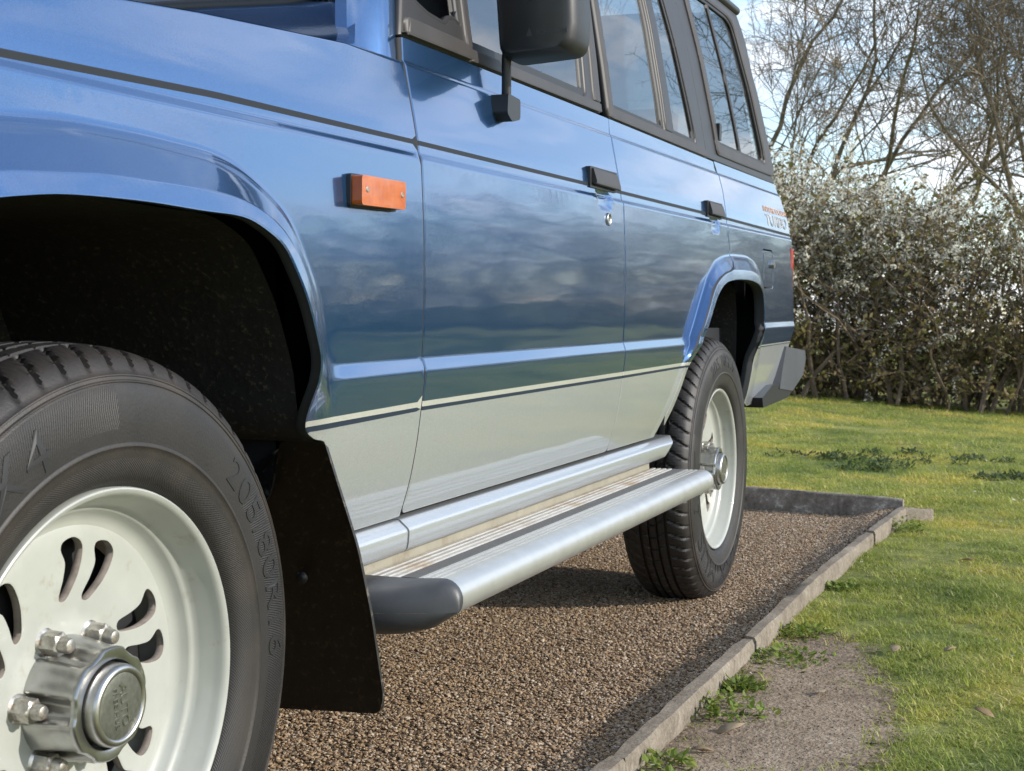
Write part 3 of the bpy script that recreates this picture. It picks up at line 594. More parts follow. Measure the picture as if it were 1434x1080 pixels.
# rear door: its lower rear edge follows the crease of the wheel-arch flare
g3 = [(2.655, .876), (2.700, .895), (2.706, .925), (2.693, .976), (2.705, 1.024), (2.713, 1.091), (2.697, 1.132), (2.672, 1.150), (2.664, 1.166)]
cre = [p for p in smoothpoly(R_CRE, 4) if .50 < p[1] and p[0] < 2.62]
rd = [(1.7325, 1.172), (1.7325, .98), (1.7325, .70), (1.7325, .4585), (2.085, .4585)]+cre+g3
o_rd = panel('rear_door', None, rd, rows=ROWS, pts=scoop(2.548, .989), curves=archcurves(RP, RC), mats=BM+[M_SHELL], mfn=cm, fmat=5); BODY.append(o_rd)
# rear quarter panel with the flare lip that runs forward round the arch
lipR = smoothpoly(R_LIP, 4)
lipR = [p for p in lipR if p[1] > .475]
cre_q = [(p[0]+.003, p[1]-.004) for p in cre][::1]
top = [(2.668, 1.168), (2.690, 1.150), (2.705, 1.135), (2.719, 1.091), (2.711, 1.024), (2.699, .976), (2.712, .925), (2.707, .893), (2.660, .871)]
flapq = roundpoly([(3.152, .945), (3.294, .945), (3.300, .825), (3.158, .823)], .016)
quarter = top+cre_q[::-1]+lipR+[(3.10, .468), (3.22, .470), (3.37, .497), (3.50, .535), (3.585, .645), (3.655, .70), (3.662, .722), (3.63, .84), (3.625, 1.0), (3.615, 1.06), (3.55, 1.139), (3.50, 1.168)]
o_q = panel('rear_quarter_panel', None, quarter, holes=[flapq], rows=ROWS, curves=archcurves(RP, RC), mats=BM+[M_SHELL], mfn=cm, depth=.03, fmat=5); BODY.append(o_q)
o_ff = panel('fuel_flap', None, insetpoly(flapq, .0055), rows=ROWS[:5], mats=BM, mfn=cm, depth=.01)
bm = bmesh.new(); bmesh.ops.create_cone(bm, cap_ends=True, segments=24, radius1=.014, radius2=.012, depth=.014, matrix=Matrix.Translation((float(H(3.278, .90))+.002, 3.278, zw(3.278, .90)))@Matrix.Rotation(R(90), 4, 'Y'))
part(bm_obj('flap_lock', bm, M_CHROME, smooth=35), o_ff)

# black shell just behind the gaps and the cabin tub
bm = bmesh.new()
ys = [-.78, -.50, .44, .60, .9, 1.4, 1.9, 2.02]; 
def shell_strip(poly, x, zf=zw):
    f_ = [bm.verts.new((x, a, zf(a, b))) for a, b in poly]; bm.faces.new(f_)
shell_strip([(.45, .46), (2.05, .46), (2.20, .62), (2.40, .80), (2.6, .90), (2.95, .91), (3.08, .87), (3.13, .70), (3.12, .50), (3.35, .52), (3.55, .70), (3.55, 1.10), (.45, 1.10)], -.062)
shell_strip([(-.75, .62), (-.50, .62), (-.46, .80), (-.30, .90), (-.05, .93), (.17, .93), (.30, .88), (.42, .75), (.45, .46), (.45, 1.06), (-.75, .99)], -.062)
for yy in (.45, 3.55): add_box(bm, CARX*2+.062, -.062, yy-.01, yy+.01, .50+(0 if yy < 1 else .1), 1.10)
add_box(bm, CARX*2+.10, -.10, .62, 2.10, .43, .50); add_box(bm, CARX*2+.36, -.36, -.70, 3.55, .47, .53)
part(bm_obj('inner_shell', bm, M_SHELL))

# ---- sill and running board (swept along y)
def sweep(name, sec, y0, y1, mat, parent=None, n=2, yshear=None, smooth=40, cap=True, midx=None):
    """section of (x, zb) swept along y following the body's rake"""
    V, F, mi = [], [], []; m = len(sec)
    for i in range(n):
        t = i/(n-1)
        for x, zb in sec:
            y = y0+(y1-y0)*t+(yshear(x, zb, t) if yshear else 0); V.append((x, y, zw(y, zb)))
    for i in range(n-1):
        for k in range(m):
            F.append((i*m+k, i*m+(k+1) % m, (i+1)*m+(k+1) % m, (i+1)*m+k)); mi.append(midx[k] if midx else 0)
    if cap: F.append(tuple(range(m))[::-1]); F.append(tuple((n-1)*m+k for k in range(m))); mi += [0, 0]
    o = mesh_obj(name, V, F, mat, parent, True, mi); bm = bmesh.new(); bm.from_mesh(o.data); bmesh.ops.recalc_face_normals(bm, faces=bm.faces[:]); bm.to_mesh(o.data); bm.free()
    o.data.set_sharp_from_angle(angle=R(smooth)); return part(o, parent)
sill_sec = [(-.06, .4510), (-.0165, .4510), (-.0135, .4500), (-.0010, .4395), (.0016, .4365), (.0024, .4325), (.0016, .4180), (-.0006, .4075), (-.0045, .4035), (-.010, .4015), (-.022, .4005), (-.06, .4005)]
def _sh(x, zb, t): return 0 if t < .99 else -(.4505-zb)*2.1
sweep('sill', sill_sec, .7165, 2.240, M_SILV, n=12, yshear=_sh)
sweep('wing_sill', [(x-.002, z-.001) for x, z in sill_sec], .475, .7145, M_SILV, n=4)
sweep('bracket_plate', [(-.024, .41), (-.0225, .365), (-.05, .365), (-.05, .41)], .46, 2.09, M_BEIGE)
board_n = []
x = -.022; top_ = [(-.022, .3755), (-.022, .381)]
for i in range(4):
    a = -.0205+i*.0135; top_ += [(a, .3795), (a+.0010, .3835), (a+.0085, .3835), (a+.0095, .3795)]
top_ += [(.0335, .3815), (.0595, .3815)]
for i in range(4):
    a = .0615+i*.0112; top_ += [(a, .3795), (a+.0009, .3838), (a+.0072, .3838), (a+.0081, .3795)]
cxn, czn, rn = .1035, .3575, .0265
top_ += [(cxn+rn*math.sin(a), czn+rn*math.cos(a)) for a in np.linspace(-.05, 3.3, 18)]
top_ += [(.06, .345), (-.02, .35)]
nb_ = len(top_)
board = sweep('running_board', top_, .617, 2.105, [M_ALU, M_ALUD, M_GROOVE], n=24, smooth=30, midx=[2 if q[1] == .3795 and (i+1 < nb_ and top_[i+1][1] == .3795) else (1 if q[0] < .034 and q[1] > .379 else 0) for i, q in enumerate(top_)])
sweep('grip_strip', [(.0345, .3810), (.0345, .3835), (.0585, .3835), (.0585, .3810)], .622, 2.104, M_GRIP, board)
# moulded rubber end cap that turns in under the wing
V, F = [], []; ring_n = 20
path = [1, .985, .95, .90, .83, .74, .63, .50, .36, .20, .08, 0]
capsec = [(-.10, .378), (-.02, .3835), (.05, .3835)]+[(cxn+.001+(rn+.003)*math.sin(a), czn+(rn+.003)*math.cos(a)) for a in np.linspace(-.1, 2.2, 10)]+[(.115, .332), (.09, .316), (.05, .306), (0, .302), (-.10, .305)]
mcz = .343
for t in path:
    for x, z in capsec:                                                   # bull-nosed front that sweeps back towards the outer end
        yf = .536+.066*max(0, (x+.10)/.232)**2.6; V.append((x, .617+(yf-.617)*(1-t**2.5)**(1/2.5), zw(.62, mcz+(z-mcz)*t)))
m = len(capsec)
for i in range(len(path)-1):
    for k in range(m): F.append((i*m+k, (i+1)*m+k, (i+1)*m+(k+1) % m, i*m+(k+1) % m))
o = mesh_obj('end_cap', V, F, M_CAP, None, True); bm = bmesh.new(); bm.from_mesh(o.data); bmesh.ops.remove_doubles(bm, verts=bm.verts[:], dist=.0004); bmesh.ops.recalc_face_normals(bm, faces=bm.faces[:]); bm.to_mesh(o.data); bm.free(); o.data.set_sharp_from_angle(angle=R(85)); part(o, board)

# ---- windows and black upper body
up = lambda d: (lambda y, z: H(y, z)+d)
rows_u = [[(-2, z), (6, z)] for z in np.arange(1.16, 1.75, .04)]
ffr_out = roundpoly([(.7285, 1.1765), (.748, 1.233), (.92, 1.69), (1.728, 1.69), (1.708, 1.43), (1.6835, 1.1765)], [.004, .02, .06, .02, 0, .004])
vent = roundpoly([(.770, 1.252), (.800, 1.236), (.842, 1.2262), (.895, 1.2225), (.912, 1.2250), (.928, 1.236), (.940, 1.2385), (.968, 1.231), (.972, 1.655), (.935, 1.655)], [.01, .01, .01, .005, .005, .005, .004, .005, .01, .03])
fgl = roundpoly([(1.003, 1.200), (1.600, 1.1985), (1.628, 1.41), (1.652, 1.655), (1.003, 1.655)], [.006, .02, 0, .03, .01])
fr1 = panel('window_frame', None, ffr_out, holes=[vent, fgl], rows=rows_u, mats=[M_FRAME], f=up(-.001), step=.05, depth=.012); part(fr1, o_fd)
def ringpanel(name, outer, w, mat, parent, d, depth=.01):
    o = panel(name, None, insetpoly(outer, .0005), holes=[insetpoly(outer, w)], mats=[mat], f=up(d), step=.2, lip=.0015, depth=depth); return part(o, parent)
ringpanel('window_seal', fgl, .016, M_RUBB, o_fd, -.005)
ringpanel('vent_seal', vent, .007, M_RUBB, o_fd, -.002)
def pane(name, poly, parent, d=-.010):
    o = panel(name, None, poly, rows=rows_u, mats=[M_GLASS], f=up(d), step=.06, lip=.0005, depth=.003); return part(o, parent)
pane('window_pane', insetpoly(fgl, .003), o_fd); pane('quarter_light', insetpoly(vent, .002), o_fd)
# thick corner moulding at the foot of the door frame, divider bar
cmould = roundpoly([(.732, 1.179), (.742, 1.206), (.76, 1.206), (.96, 1.204), (.985, 1.197), (.990, 1.179)], [.002, .004, .004, .012, .012, .012])
o = panel('corner_moulding', None, cmould, mats=[M_TRIM], f=up(.010), step=.03, lip=.003, depth=.02); part(o, o_fd)
o = panel('waist_moulding', None, [(.992, 1.178), (.992, 1.199), (1.60, 1.197), (1.68, 1.197), (1.681, 1.178)], mats=[M_TRIM], f=up(.004), step=.04, lip=.002, depth=.012); part(o, o_fd)
o = panel('divider_bar', None, [(.976, 1.2), (.980, 1.66), (.999, 1.66), (.996, 1.2)], mats=[M_TRIM], f=up(.004), step=.05, lip=.002, depth=.012); part(o, o_fd)
o = panel('pillar_trim', None, [(1.640, 1.199), (1.668, 1.42), (1.692, 1.67), (1.722, 1.67), (1.702, 1.42), (1.679, 1.199)], mats=[M_TRIM], f=up(.004), step=.05, lip=.002, depth=.012); part(o, o_fd)
# rear door
rfr_out = roundpoly([(1.7420, 1.1745), (1.742, 1.69), (2.512, 1.69), (2.536, 1.58), (2.596, 1.168)], [.004, .02, .03, 0, .004])
rg1 = roundpoly([(1.782, 1.200), (2.200, 1.198), (2.185, 1.655), (1.782, 1.655)], [.02, .006, .01, .03])
rg2 = roundpoly([(2.268, 1.199), (2.507, 1.196), (2.400, 1.56), (2.37, 1.655), (2.245, 1.655)], [.006, .02, .0, .03, .01])
fr2 = panel('window_frame', None, rfr_out, holes=[rg1, rg2], rows=rows_u, mats=[M_FRAME], f=up(-.001), step=.05, depth=.012); part(fr2, o_rd)
ringpanel('window_seal', rg1, .010, M_RUBB, o_rd, -.005); ringpanel('window_seal', rg2, .012, M_RUBB, o_rd, -.005)
pane('window_pane', insetpoly(rg1, .003), o_rd); pane('window_pane', insetpoly(rg2, .003), o_rd)
o = panel('waist_moulding', None, [(1.748, 1.176), (1.765, 1.1985), (2.51, 1.195), (2.585, 1.190), (2.590, 1.1705)], mats=[M_TRIM], f=up(.004), step=.04, lip=.002, depth=.012); part(o, o_rd)
o = panel('divider_bar', None, [(2.205, 1.2), (2.190, 1.66), (2.243, 1.66), (2.264, 1.2)], mats=[M_FRAME], f=up(.003), step=.05, lip=.002, depth=.012); part(o, o_rd)
o = panel('pillar_trim', None, [(1.7385, 1.1765), (1.7365, 1.67), (1.766, 1.67), (1.766, 1.1765)], mats=[M_TRIM], f=up(.005), step=.05, lip=.003, depth=.012); part(o, o_rd)
# rear quarter upper body with the sliding window
qfr = roundpoly([(2.718, 1.190), (2.655, 1.515), (2.622, 1.675), (3.10, 1.688), (3.255, 1.690), (3.335, 1.655), (3.496, 1.192), (3.04, 1.1895)], [.02, 0, .03, 0, .03, .03, .03, 0])
upq = panel('upper_quarter', None, [(2.602, 1.172), (2.542, 1.58), (2.518, 1.70), (3.39, 1.706), (3.425, 1.62), (3.43, 1.41), (3.463, 1.21), (3.512, 1.170)], holes=[insetpoly(qfr, .012)], rows=rows_u, mats=[M_FRAME], f=up(-.002), step=.05, depth=.02); part(upq); BODY.append(upq)
qgl = roundpoly([(2.745, 1.222), (2.667, 1.655), (2.96, 1.662), (3.19, 1.664), (3.25, 1.645), (3.385, 1.219)], [.02, .02, 0, .03, .03, .03])
o = panel('window_frame', None, qfr, holes=[qgl], rows=rows_u, mats=[M_TRIM], f=up(.006), step=.05, lip=.004, depth=.02); part(o, upq)
ringpanel('window_seal', qgl, .010, M_RUBB, upq, -.002)
pane('window_pane', insetpoly(qgl, .003), upq, -.008)
o = panel('sliding_divider', None, [(2.938, 1.66), (3.043, 1.222), (3.062, 1.222), (2.957, 1.66)], mats=[M_RUBB], f=up(-.003), step=.05, lip=.002, depth=.008); part(o, upq)
bm = bmesh.new(); add_box(bm, float(H(2.745, 1.25))-.004, float(H(2.745, 1.25))+.012, 2.732, 2.756, 1.262, 1.308); part(bm_obj('window_latch', bm, M_BLK, bevel=.004), upq)

# ---- roof, gutter, bonnet, scuttle, windscreen, tailgate
def strip_mesh(name, rows_, mat, smooth=True, parent=None):
    m = len(rows_[0]); V = [p for r in rows_ for p in r]; F = [(i*m+k, i*m+k+1, (i+1)*m+k+1, (i+1)*m+k) for i in range(len(rows_)-1) for k in range(m-1)]
    o = mesh_obj(name, V, F, mat, None, smooth); bm = bmesh.new(); bm.from_mesh(o.data); bmesh.ops.recalc_face_normals(bm, faces=bm.faces[:]); bm.to_mesh(o.data); bm.free(); return part(o, parent)
def crown(xe, ze, h, n=13): return [(xe+(2*CARX-2*xe)*t, ze+h*(1-(2*t-1)**4)) for t in np.linspace(0, 1, n)]
strip_mesh('roof', [[(x, y, z) for x, z in crown(-.155, 1.735+K*(y-.72), .07)] for y in (.98, 1.2, 1.6, 2.2, 2.8, 3.3, 3.40)], M_BLUE)
for s in (0, 1):
    xx = lambda v: v if s == 0 else 2*CARX-v
    part(tube_obj('roof_gutter', [([(xx(-.128), .96, 1.718), (xx(-.126), 2.2, 1.738), (xx(-.126), 3.395, 1.757)], [.014]*3)], M_BLK, None, 10))
tops = [(-.80, 1.0), (-.45, 1.045), (-.2, 1.07), (.037, 1.093), (.176, 1.106), (.37, 1.12), (.56, 1.133)]
strip_mesh('bonnet', [[(x, y, z) for x, z in crown(float(H(y, zb))-.006, zw(y, zb)+.002, .035)] for y, zb in tops], M_BLUE)
strip_mesh('front_panel', [[(x, -.80, z) for x, z in crown(-.02, .98, .03)], [(x, -.84, z) for x, z in crown(-.02, .70, 0)], [(x, -.82, z) for x, z in crown(-.02, .50, 0)]], M_BLUE)
strip_mesh('scuttle', [[(x, .555+.0*x, z) for x, z in crown(-.012, 1.131, .030)], [(x, .60, z) for x, z in crown(-.030, 1.142, .030)], [(x, .64, z) for x, z in crown(-.05, 1.165, .025)], [(x, .715, z) for x, z in crown(-.09, 1.228, .02)]], M_BLUE)
wsl = [(-.16, 1.30), (-.175, 1.262), (-.215, 1.245)]; 
seal_pts = smoothpoly([(-.215, .835, 1.40), (-.165, .765, 1.295), (-.16, .738, 1.258), (-.19, .722, 1.238), (-.26, .718, 1.238), (-.45, .716, 1.244), (CARX, .712, 1.25), (-1.2, .716, 1.244), (-1.42, .74, 1.258), (-1.40, .835, 1.40)], 6)
o = tube_obj('windscreen_seal', [(seal_pts, [.013]*len(seal_pts))], M_BLK, None, 8); part(o)
strip_mesh('windscreen', [[(x, .728, z) for x, z in crown(-.15, 1.235, .015)], [(x, .98, z+.0) for x, z in crown(-.20, 1.70, .015)]], M_GLASS)
bm = bmesh.new()
pil = [(-.082, .640), (-.062, .638), (-.030, .672), (-.0215, .715), (-.024, .722), (-.10, .735), (-.14, .725)]
for a, b in ((0, 1),):
    A = [bm.verts.new((x, y, 1.128)) for x, y in pil]; B = [bm.verts.new((x-.02, y+.035, 1.25)) for x, y in pil]; C_ = [bm.verts.new((x-.13, y+.27, 1.70)) for x, y in pil]
    for P_, Q_ in ((A, B), (B, C_)):
        for i in range(len(pil)): bm.faces.new([P_[i], P_[(i+1) % len(pil)], Q_[(i+1) % len(pil)], Q_[i]])
    bm.faces.new(A[::-1]); bm.faces.new(C_)
o_ap = part(bm_obj('a_pillar', bm, M_BLUE, smooth=40, bevel=.006)); BODY.append(o_ap)
bm = bmesh.new(); add_box(bm, 2*CARX+.03, -.03, 3.555, 3.605, .60, 1.19); part(bm_obj('tailgate', bm, M_BLUE, bevel=.02))
strip_mesh('rear_window', [[(x, 3.52, z) for x, z in crown(-.07, 1.20, 0)], [(x, 3.41, z) for x, z in crown(-.15, 1.75, .03)]], M_GLASS)
bm = bmesh.new(); add_prism(bm, [(3.600, .962), (3.634, .958), (3.640, .76), (3.606, .756)], lambda a, b, t: (t, a, zw(a, b)), -.10, .0235)
o_tl = part(bm_obj('tail_light', bm, M_RED, bevel=.006)); BODY.append(o_tl)

# ---- rear bumper
bm = bmesh.new()
add_prism(bm, [(3.50, .680), (3.845, .662), (3.858, .630), (3.81, .578), (3.62, .530), (3.40, .545), (3.45, .618)], lambda a, b, t: (t, a, b), -.14, .030)
add_box(bm, 2*CARX+.142, -.142, 3.63, 3.845, .54, .665)
bump = part(bm_obj('rear_bumper', bm, M_BUMP, bevel=.012, smooth=30))
bm = bmesh.new(); add_prism(bm, [(3.165, .496), (3.150, .527), (3.30, .560), (3.42, .560), (3.50, .545), (3.63, .527), (3.55, .510)], lambda a, b, t: (t, a, b), -.12, .026)
part(bm_obj('bumper_corner', bm, M_BLK, bevel=.01, smooth=30), bump)

# ---- small fittings on the doors and the wing
def surf(y, zb, d=0): return (float(H(y, zb))+d, y, zw(y, zb))
def plate(name, poly, d0, d1, mat, parent, bev=.003, fdir=None):
    """plate standing on the panel: polygon (y,zb) from d0 to d1 above the local surface plane"""
    cy, cz = np.mean(poly, 0); x0 = float(H(cy, cz)); bm = bmesh.new()
    add_prism(bm, poly, lambda a, b, t: (x0+t, a, zw(a, b)), d0, d1); return part(bm_obj(name, bm, mat, bevel=bev, smooth=30), parent)
def handle(parent, yc, zc, w):
    hx = .5*w
    b = plate('door_handle', roundpoly([(yc-hx, zc-.021), (yc+hx, zc-.021), (yc+hx, zc+.021), (yc-hx, zc+.021)], .004), -.004, .006, M_BLK, parent, .002)
    x0 = float(H(yc, zc)); bm = bmesh.new()
    sec = [(.005, zc+.016), (.009, zc+.0165), (.0165, zc-.008), (.0165, zc-.014), (.013, zc-.016), (.005, zc-.012)]
    A = [bm.verts.new((x0+d, yc-hx+.012, zw(yc, z))) for d, z in sec]; B = [bm.verts.new((x0+d, yc+hx-.004, zw(yc, z))) for d, z in sec]
    bm.faces.new(A[::-1]); bm.faces.new(B)
    for i in range(len(sec)): bm.faces.new([A[i], A[(i+1) % len(sec)], B[(i+1) % len(sec)], B[i]])
    part(bm_obj('handle_paddle', bm, M_TRIM, bevel=.002, smooth=30), parent)
handle(o_fd, 1.603, 1.030, .178); handle(o_rd, 2.558, 1.026, .165)
sx, sy, sz = surf(1.619, .950)
V, F = lathe_arrays([(-.003, .0135), (.002, .0135), (.0035, .0125), (.0035, .0105), (.002, .010), (.0025, .004), (.002, 0.0003)], 24)
o = np_mesh('key_lock', V+np.array([sx, sy, sz]), F, M_CHROME, None, True); part(o, o_fd)
plate('indicator_base', roundpoly([(.478, .904), (.617, .905), (.6185, .949), (.4785, .949)], .006), -.005, .006, M_BLK, o_wing, .002)
ind = plate('side_indicator', roundpoly([(.4815, .9065), (.6145, .9075), (.616, .9465), (.482, .9465)], .006), 0.006, .0215, M_AMBER, o_wing, .0035)
for yy, zb in ((.498, .928), (.604, .928)):
    V, F = lathe_arrays([(0, .0042), (.001, .0042), (.0013, .0034), (.0004, .001), (.0004, .0002)], 14)
    part(np_mesh('lens_screw', V+np.array(surf(yy, zb, .0212)), F, M_RUST, None, True), o_wing)
# mirror on its cranked arm
xm = float(H(1.075, 1.118))
bm = bmesh.new(); add_prism(bm, roundpoly([(1.052, 1.098), (1.075, 1.086), (1.112, 1.094), (1.112, 1.128), (1.055, 1.132)], .006), lambda a, b, t: (xm+t, a, zw(a, b)), -.008, .030)
o_mb = part(bm_obj('mirror_bracket', bm, M_BLK, bevel=.005, smooth=35), o_fd)
ap = smoothpoly([(xm+.016, 1.080, 1.122), (xm+.018, 1.076, 1.16), (xm+.019, 1.073, 1.198), (xm+.024, 1.071, 1.214), (xm+.040, 1.070, 1.220), (xm+.075, 1.070, 1.222)], 6)
part(tube_obj('mirror_arm', [(ap, [.0085]*len(ap))], M_BLK, None, 12), o_fd)
bm = bmesh.new()
hp = roundpoly([(.008, 1.192), (.143, 1.200), (.149, 1.245), (.141, 1.435), (-.003, 1.435), (-.001, 1.30)], [.026, .030, 0, .02, .02, 0], 5)
fr_ = [(1.035, .80, .94), (1.046, .93, .985), (1.064, .99, 1.0), (1.115, 1.0, 1.0), (1.120, .985, .995)]
mc = np.mean(hp, 0); rings = []
for yy, s, s2 in fr_: rings.append([bm.verts.new((mc[0]+(x-mc[0])*s, yy, mc[1]+(z-mc[1])*s2)) for x, z in hp])
for A, B in zip(rings, rings[1:]):
    for i in range(len(hp)): bm.faces.new([A[i], A[(i+1) % len(hp)], B[(i+1) % len(hp)], B[i]])
bm.faces.new(rings[0][::-1]); bm.faces.new(rings[-1])
o_m = part(bm_obj('mirror_housing', bm, M_BLK, smooth=50), o_fd)
def text_mesh(s, size, extr=.5, font_bold=False, xs=1.0, spacing=1.0, outline=0):
    cu = bpy.data.curves.new('t', 'FONT'); cu.body = s; cu.size = size; cu.extrude = extr; cu.resolution_u = 3; cu.space_character = spacing
    cu.offset = .0
    if outline: cu.fill_mode = 'NONE'; cu.bevel_depth = outline; cu.extrude = 0; cu.bevel_resolution = 1
    ob = bpy.data.objects.new('t', cu); COL.objects.link(ob); dg = bpy.context.evaluated_depsgraph_get(); dg.update()
    me = bpy.data.meshes.new_from_object(ob.evaluated_get(dg)); V = np.array([v.co for v in me.vertices])*np.array([xs, 1, 1]); F = [tuple(p.vertices) for p in me.polygons]
    bpy.data.objects.remove(ob); bpy.data.curves.remove(cu); bpy.data.meshes.remove(me); return V, F
V, F = text_mesh('ICHIKOH', .012, .5)
w_ = V[:, 0].max(); V3 = [(.080+x*.055/w_, 1.0352-(.0006 if z > 0 else -.001), 1.228+y*1.0) for x, y, z in V]
part(mesh_obj('moulded_lettering', V3, F, M_BLK), o_fd)
bm = bmesh.new(); add_prism(bm, [(.063, 1.226), (.068, 1.240), (.074, 1.226)], lambda a, b, t: (a, t, b), 1.0346, 1.037); part(bm_obj('moulded_mark', bm, M_BLK), o_fd)
# badge on the rear quarter
V, F = text_mesh('INTERCOOLER', .024, .5); w_ = V[:, 0].max()
part(mesh_obj('badge_lettering', [surf(3.235+x*.37/w_, 1.066+y, .0012 if z > 0 else -.002) for x, y, z in V], F, M_ORANGE), o_q)
V, F = text_mesh('TURBO', .050, 0, outline=.0009); w_ = V[:, 0].max()
part(mesh_obj('badge_lettering', [surf(3.255+x*.335/w_, 1.0235+y*.98, .001+z) for x, y, z in V], F, M_WHITE), o_q)

# ---- wheel-arch liners, mud flap
def liner(name, lip, x_out, x_in, grow, zcut):
    q = [p for p in smoothpoly(lip, 3)]; c = np.mean(q, 0)
    g = [((p[0]-c[0])*(1+grow)+c[0], (p[1]-c[1])*(1+grow)+c[1]) for p in q]
    rows_ = [[(x, a, zw(a, b)) for a, b in g] for x in np.linspace(x_out, x_in, 8)]
    o = strip_mesh(name, rows_, M_LINER); 
    bm = bmesh.new(); bm.from_mesh(o.data); f_ = [bm.verts.new(p) for p in rows_[-1]]; bm.faces.new(f_); bm.to_mesh(o.data); bm.free(); return o
lf = liner('arch_liner', [(-.44, .40)]+F_LIP[1:-2]+[(.43, .50)], .010, -.42, .035, 0)
lr = liner('arch_liner', R_LIP, -.035, -.46, .03, 0)
BODY += [lf, lr]
def flap_mesh(x0):
    pts = roundpoly([(-.05, .588), (.013, .592), (.0575, .452), (.0745, .36), (.0865, .250), (.079, .226), (-.27, .214), (-.27, .46), (-.07, .50)], [.008, .008, .02, .02, .01, .016, .02, .03, .03])
    bm = bmesh.new(); add_prism(bm, dense(pts, .03), lambda a, b, t: (a, t+.030*((.59-b)/.37)**1.5+.004*math.sin(a*25), b), .432, .438); return bm
fl = part(bm_obj('mud_flap', flap_mesh(0), M_FLAP, smooth=40)); BODY.append(fl)
for fx, fz in ((-.025, .405),):
    V, F = lathe_arrays([(0, .009), (.001, .009), (.0015, .006), (.0025, .006), (.0028, .001)], 12); V = V[:, [1, 0, 2]]*np.array([1, -1, 1]); V = V+np.array([fx, .431+.030*((.59-fz)/.37)**1.5, fz])
    part(np_mesh('flap_bolt', V, F[:, ::-1], M_FLAP, None, True), fl)

# ---- wheels
TCX = -.088
TP = [(-.010, .2215), (-.004, .2245), (.003, .229), (.0075, .237), (.0105, .248), (.0125, .259), (.0132, .2625), (.0150, .2645), (.0150, .2665), (.0135, .2685), (.0140, .278), (.0142, .290), (.0130, .305), (.0108, .317), (.0080, .3265),
      (.0062, .3290), (.0072, .3300), (.0070, .3312), (.0050, .3322), (.0038, .3352), (.0046, .3362), (.0042, .3374), (.0020, .3384), (-.0005, .3425), (-.004, .3475), (-.008, .352), (-.013, .3560), (-.019, .3592), (-.026, .3618), (-.034, .3638), (-.042, .3652), (-.0485, .3660), (-.0500, .3655), (-.0512, .3585), (-.0570, .3585), (-.0585, .3660), (-.062, .3668), (-.070, .3672), (-.0735, .3672), (-.0748, .3600), (-.079, .3600), (-.0805, .3674)]
TP = TP+[(2*TCX-d, r) for d, r in TP[::-1]]
NL = 62
def tyre_disp(d, r, th):
    dd = np.where(d < TCX, 2*TCX-d, d); sgn = np.where(d < TCX, -1, 1)
    w = np.clip((.0015-dd)/.006, 0, 1)*np.clip((dd+.0500)/.002, 0, 1)*(r > .34)
    ph = (th*NL/(2*np.pi)+sgn*(dd+.004)*(-14)+4*np.clip(-dd-.02, 0, 1)**1.3*sgn) % 1.0
    g = np.exp(-((ph-.5)/.075)**4); s1 = np.exp(-((((ph*1.0+.28) % 1.0)-.5)/.025)**2)+np.exp(-((((ph+.72) % 1.0)-.5)/.025)**2)
    r = r-w*(.0070*g+.0022*s1*np.clip((-.012-dd)/.004, 0, 1))
    w2 = np.clip((-dd-.0575)/.002, 0, 1)*(r > .362)
    ph2 = (th*NL*1.0/(2*np.pi)+dd*22) % 1.0; r = r-w2*.005*np.exp(-((ph2-.5)/.05)**4)
    return d, r
V, F = lathe_arrays(TP, 62*14, rfn=tyre_disp)
zmin = -.351
q = np.clip((zmin-V[:, 2]), 0, 1); V[:, 2] = np.maximum(V[:, 2], zmin)
o = np_mesh('tyre', V, F, M_TYRE, None, True); o.data.set_sharp_from_angle(angle=R(38)); TYRE = o
RIMP = [(-.012, .2215), (-.003, .2222), (.0005, .2212), (.0015, .2195), (.0002, .2165), (-.0025, .2140), (-.006, .2125), (-.0105, .2112), (-.016, .2090), (-.0225, .2060), (-.0285, .2035), (-.0335, .2015), (-.0362, .1985), (-.0372, .1962), (-.040, .1945), (-.046, .1915), (-.0505, .1870), (-.0525, .1820), (-.0535, .1785), (-.060, .1770), (-.075, .182), (-.16, .184), (-.175, .215), (-.178, .2215)]
V, F = lathe_arrays(RIMP, 160); o = np_mesh('rim', V, F, M_RIM, None, True); o.data.set_sharp_from_angle(angle=R(42)); RIMO = o
# slotted disc
slotB = [(-4.5, .157), (-6.8, .1625), (-11.5, .1640), (-15.2, .157), (-15.4, .140), (-13.0, .122), (-8.2, .1055), (-4.4, .1030), (-3.0, .1075), (-5.6, .124), (-6.9, .142)]
slots = []
for k in range(6):
    for sh, rv in ((0, 1), (19.6, 1)):
        a0 = 19+60*k+sh
        poly = [(r*math.cos(R(a0+a)), r*math.sin(R(a0+a))) for a, r in slotB]; slots.append(insetpoly(smoothpoly(poly, 4, True), -.0024))
circ = lambda r, n: [(r*math.cos(2*math.pi*i/n), r*math.sin(2*math.pi*i/n)) for i in range(n)]
def discH(a, b):
    r = np.hypot(a, b); return np.interp(r, [0, .05, .078, .088, .100, .125, .150, .165, .172, .178], [-.056, -.056, -.0555, -.0550, -.0530, -.0505, -.0500, -.0500, -.0508, -.0522])
DISC = panel('wheel_disc', None, circ(.1785, 120), holes=slots+[circ(.03, 24)], mats=[M_RIM, M_SLOTW], f=discH, zf=lambda a, b: b, step=.007, lip=.0016, depth=.010, ds=.004, fmat=1)
V, F = lathe_arrays([(-.095, .17), (-.085, .165), (-.078, .15), (-.078, .02)], 40); BRK = np_mesh('brake_drum', V, F, M_DARK, None, True)
NUT_A = [176, 116, 56, -4, -64, -124]
def lob(d, r, th):
    a = np.degrees(th); w = np.zeros_like(a)
    for n_ in NUT_A: da = (a-n_+180) % 360-180; w = np.maximum(w, np.exp(-(da/11.0)**4))
    dep = np.where(d > -.006, .0035, .0125)*(r > .05)
    return d, r-w*dep
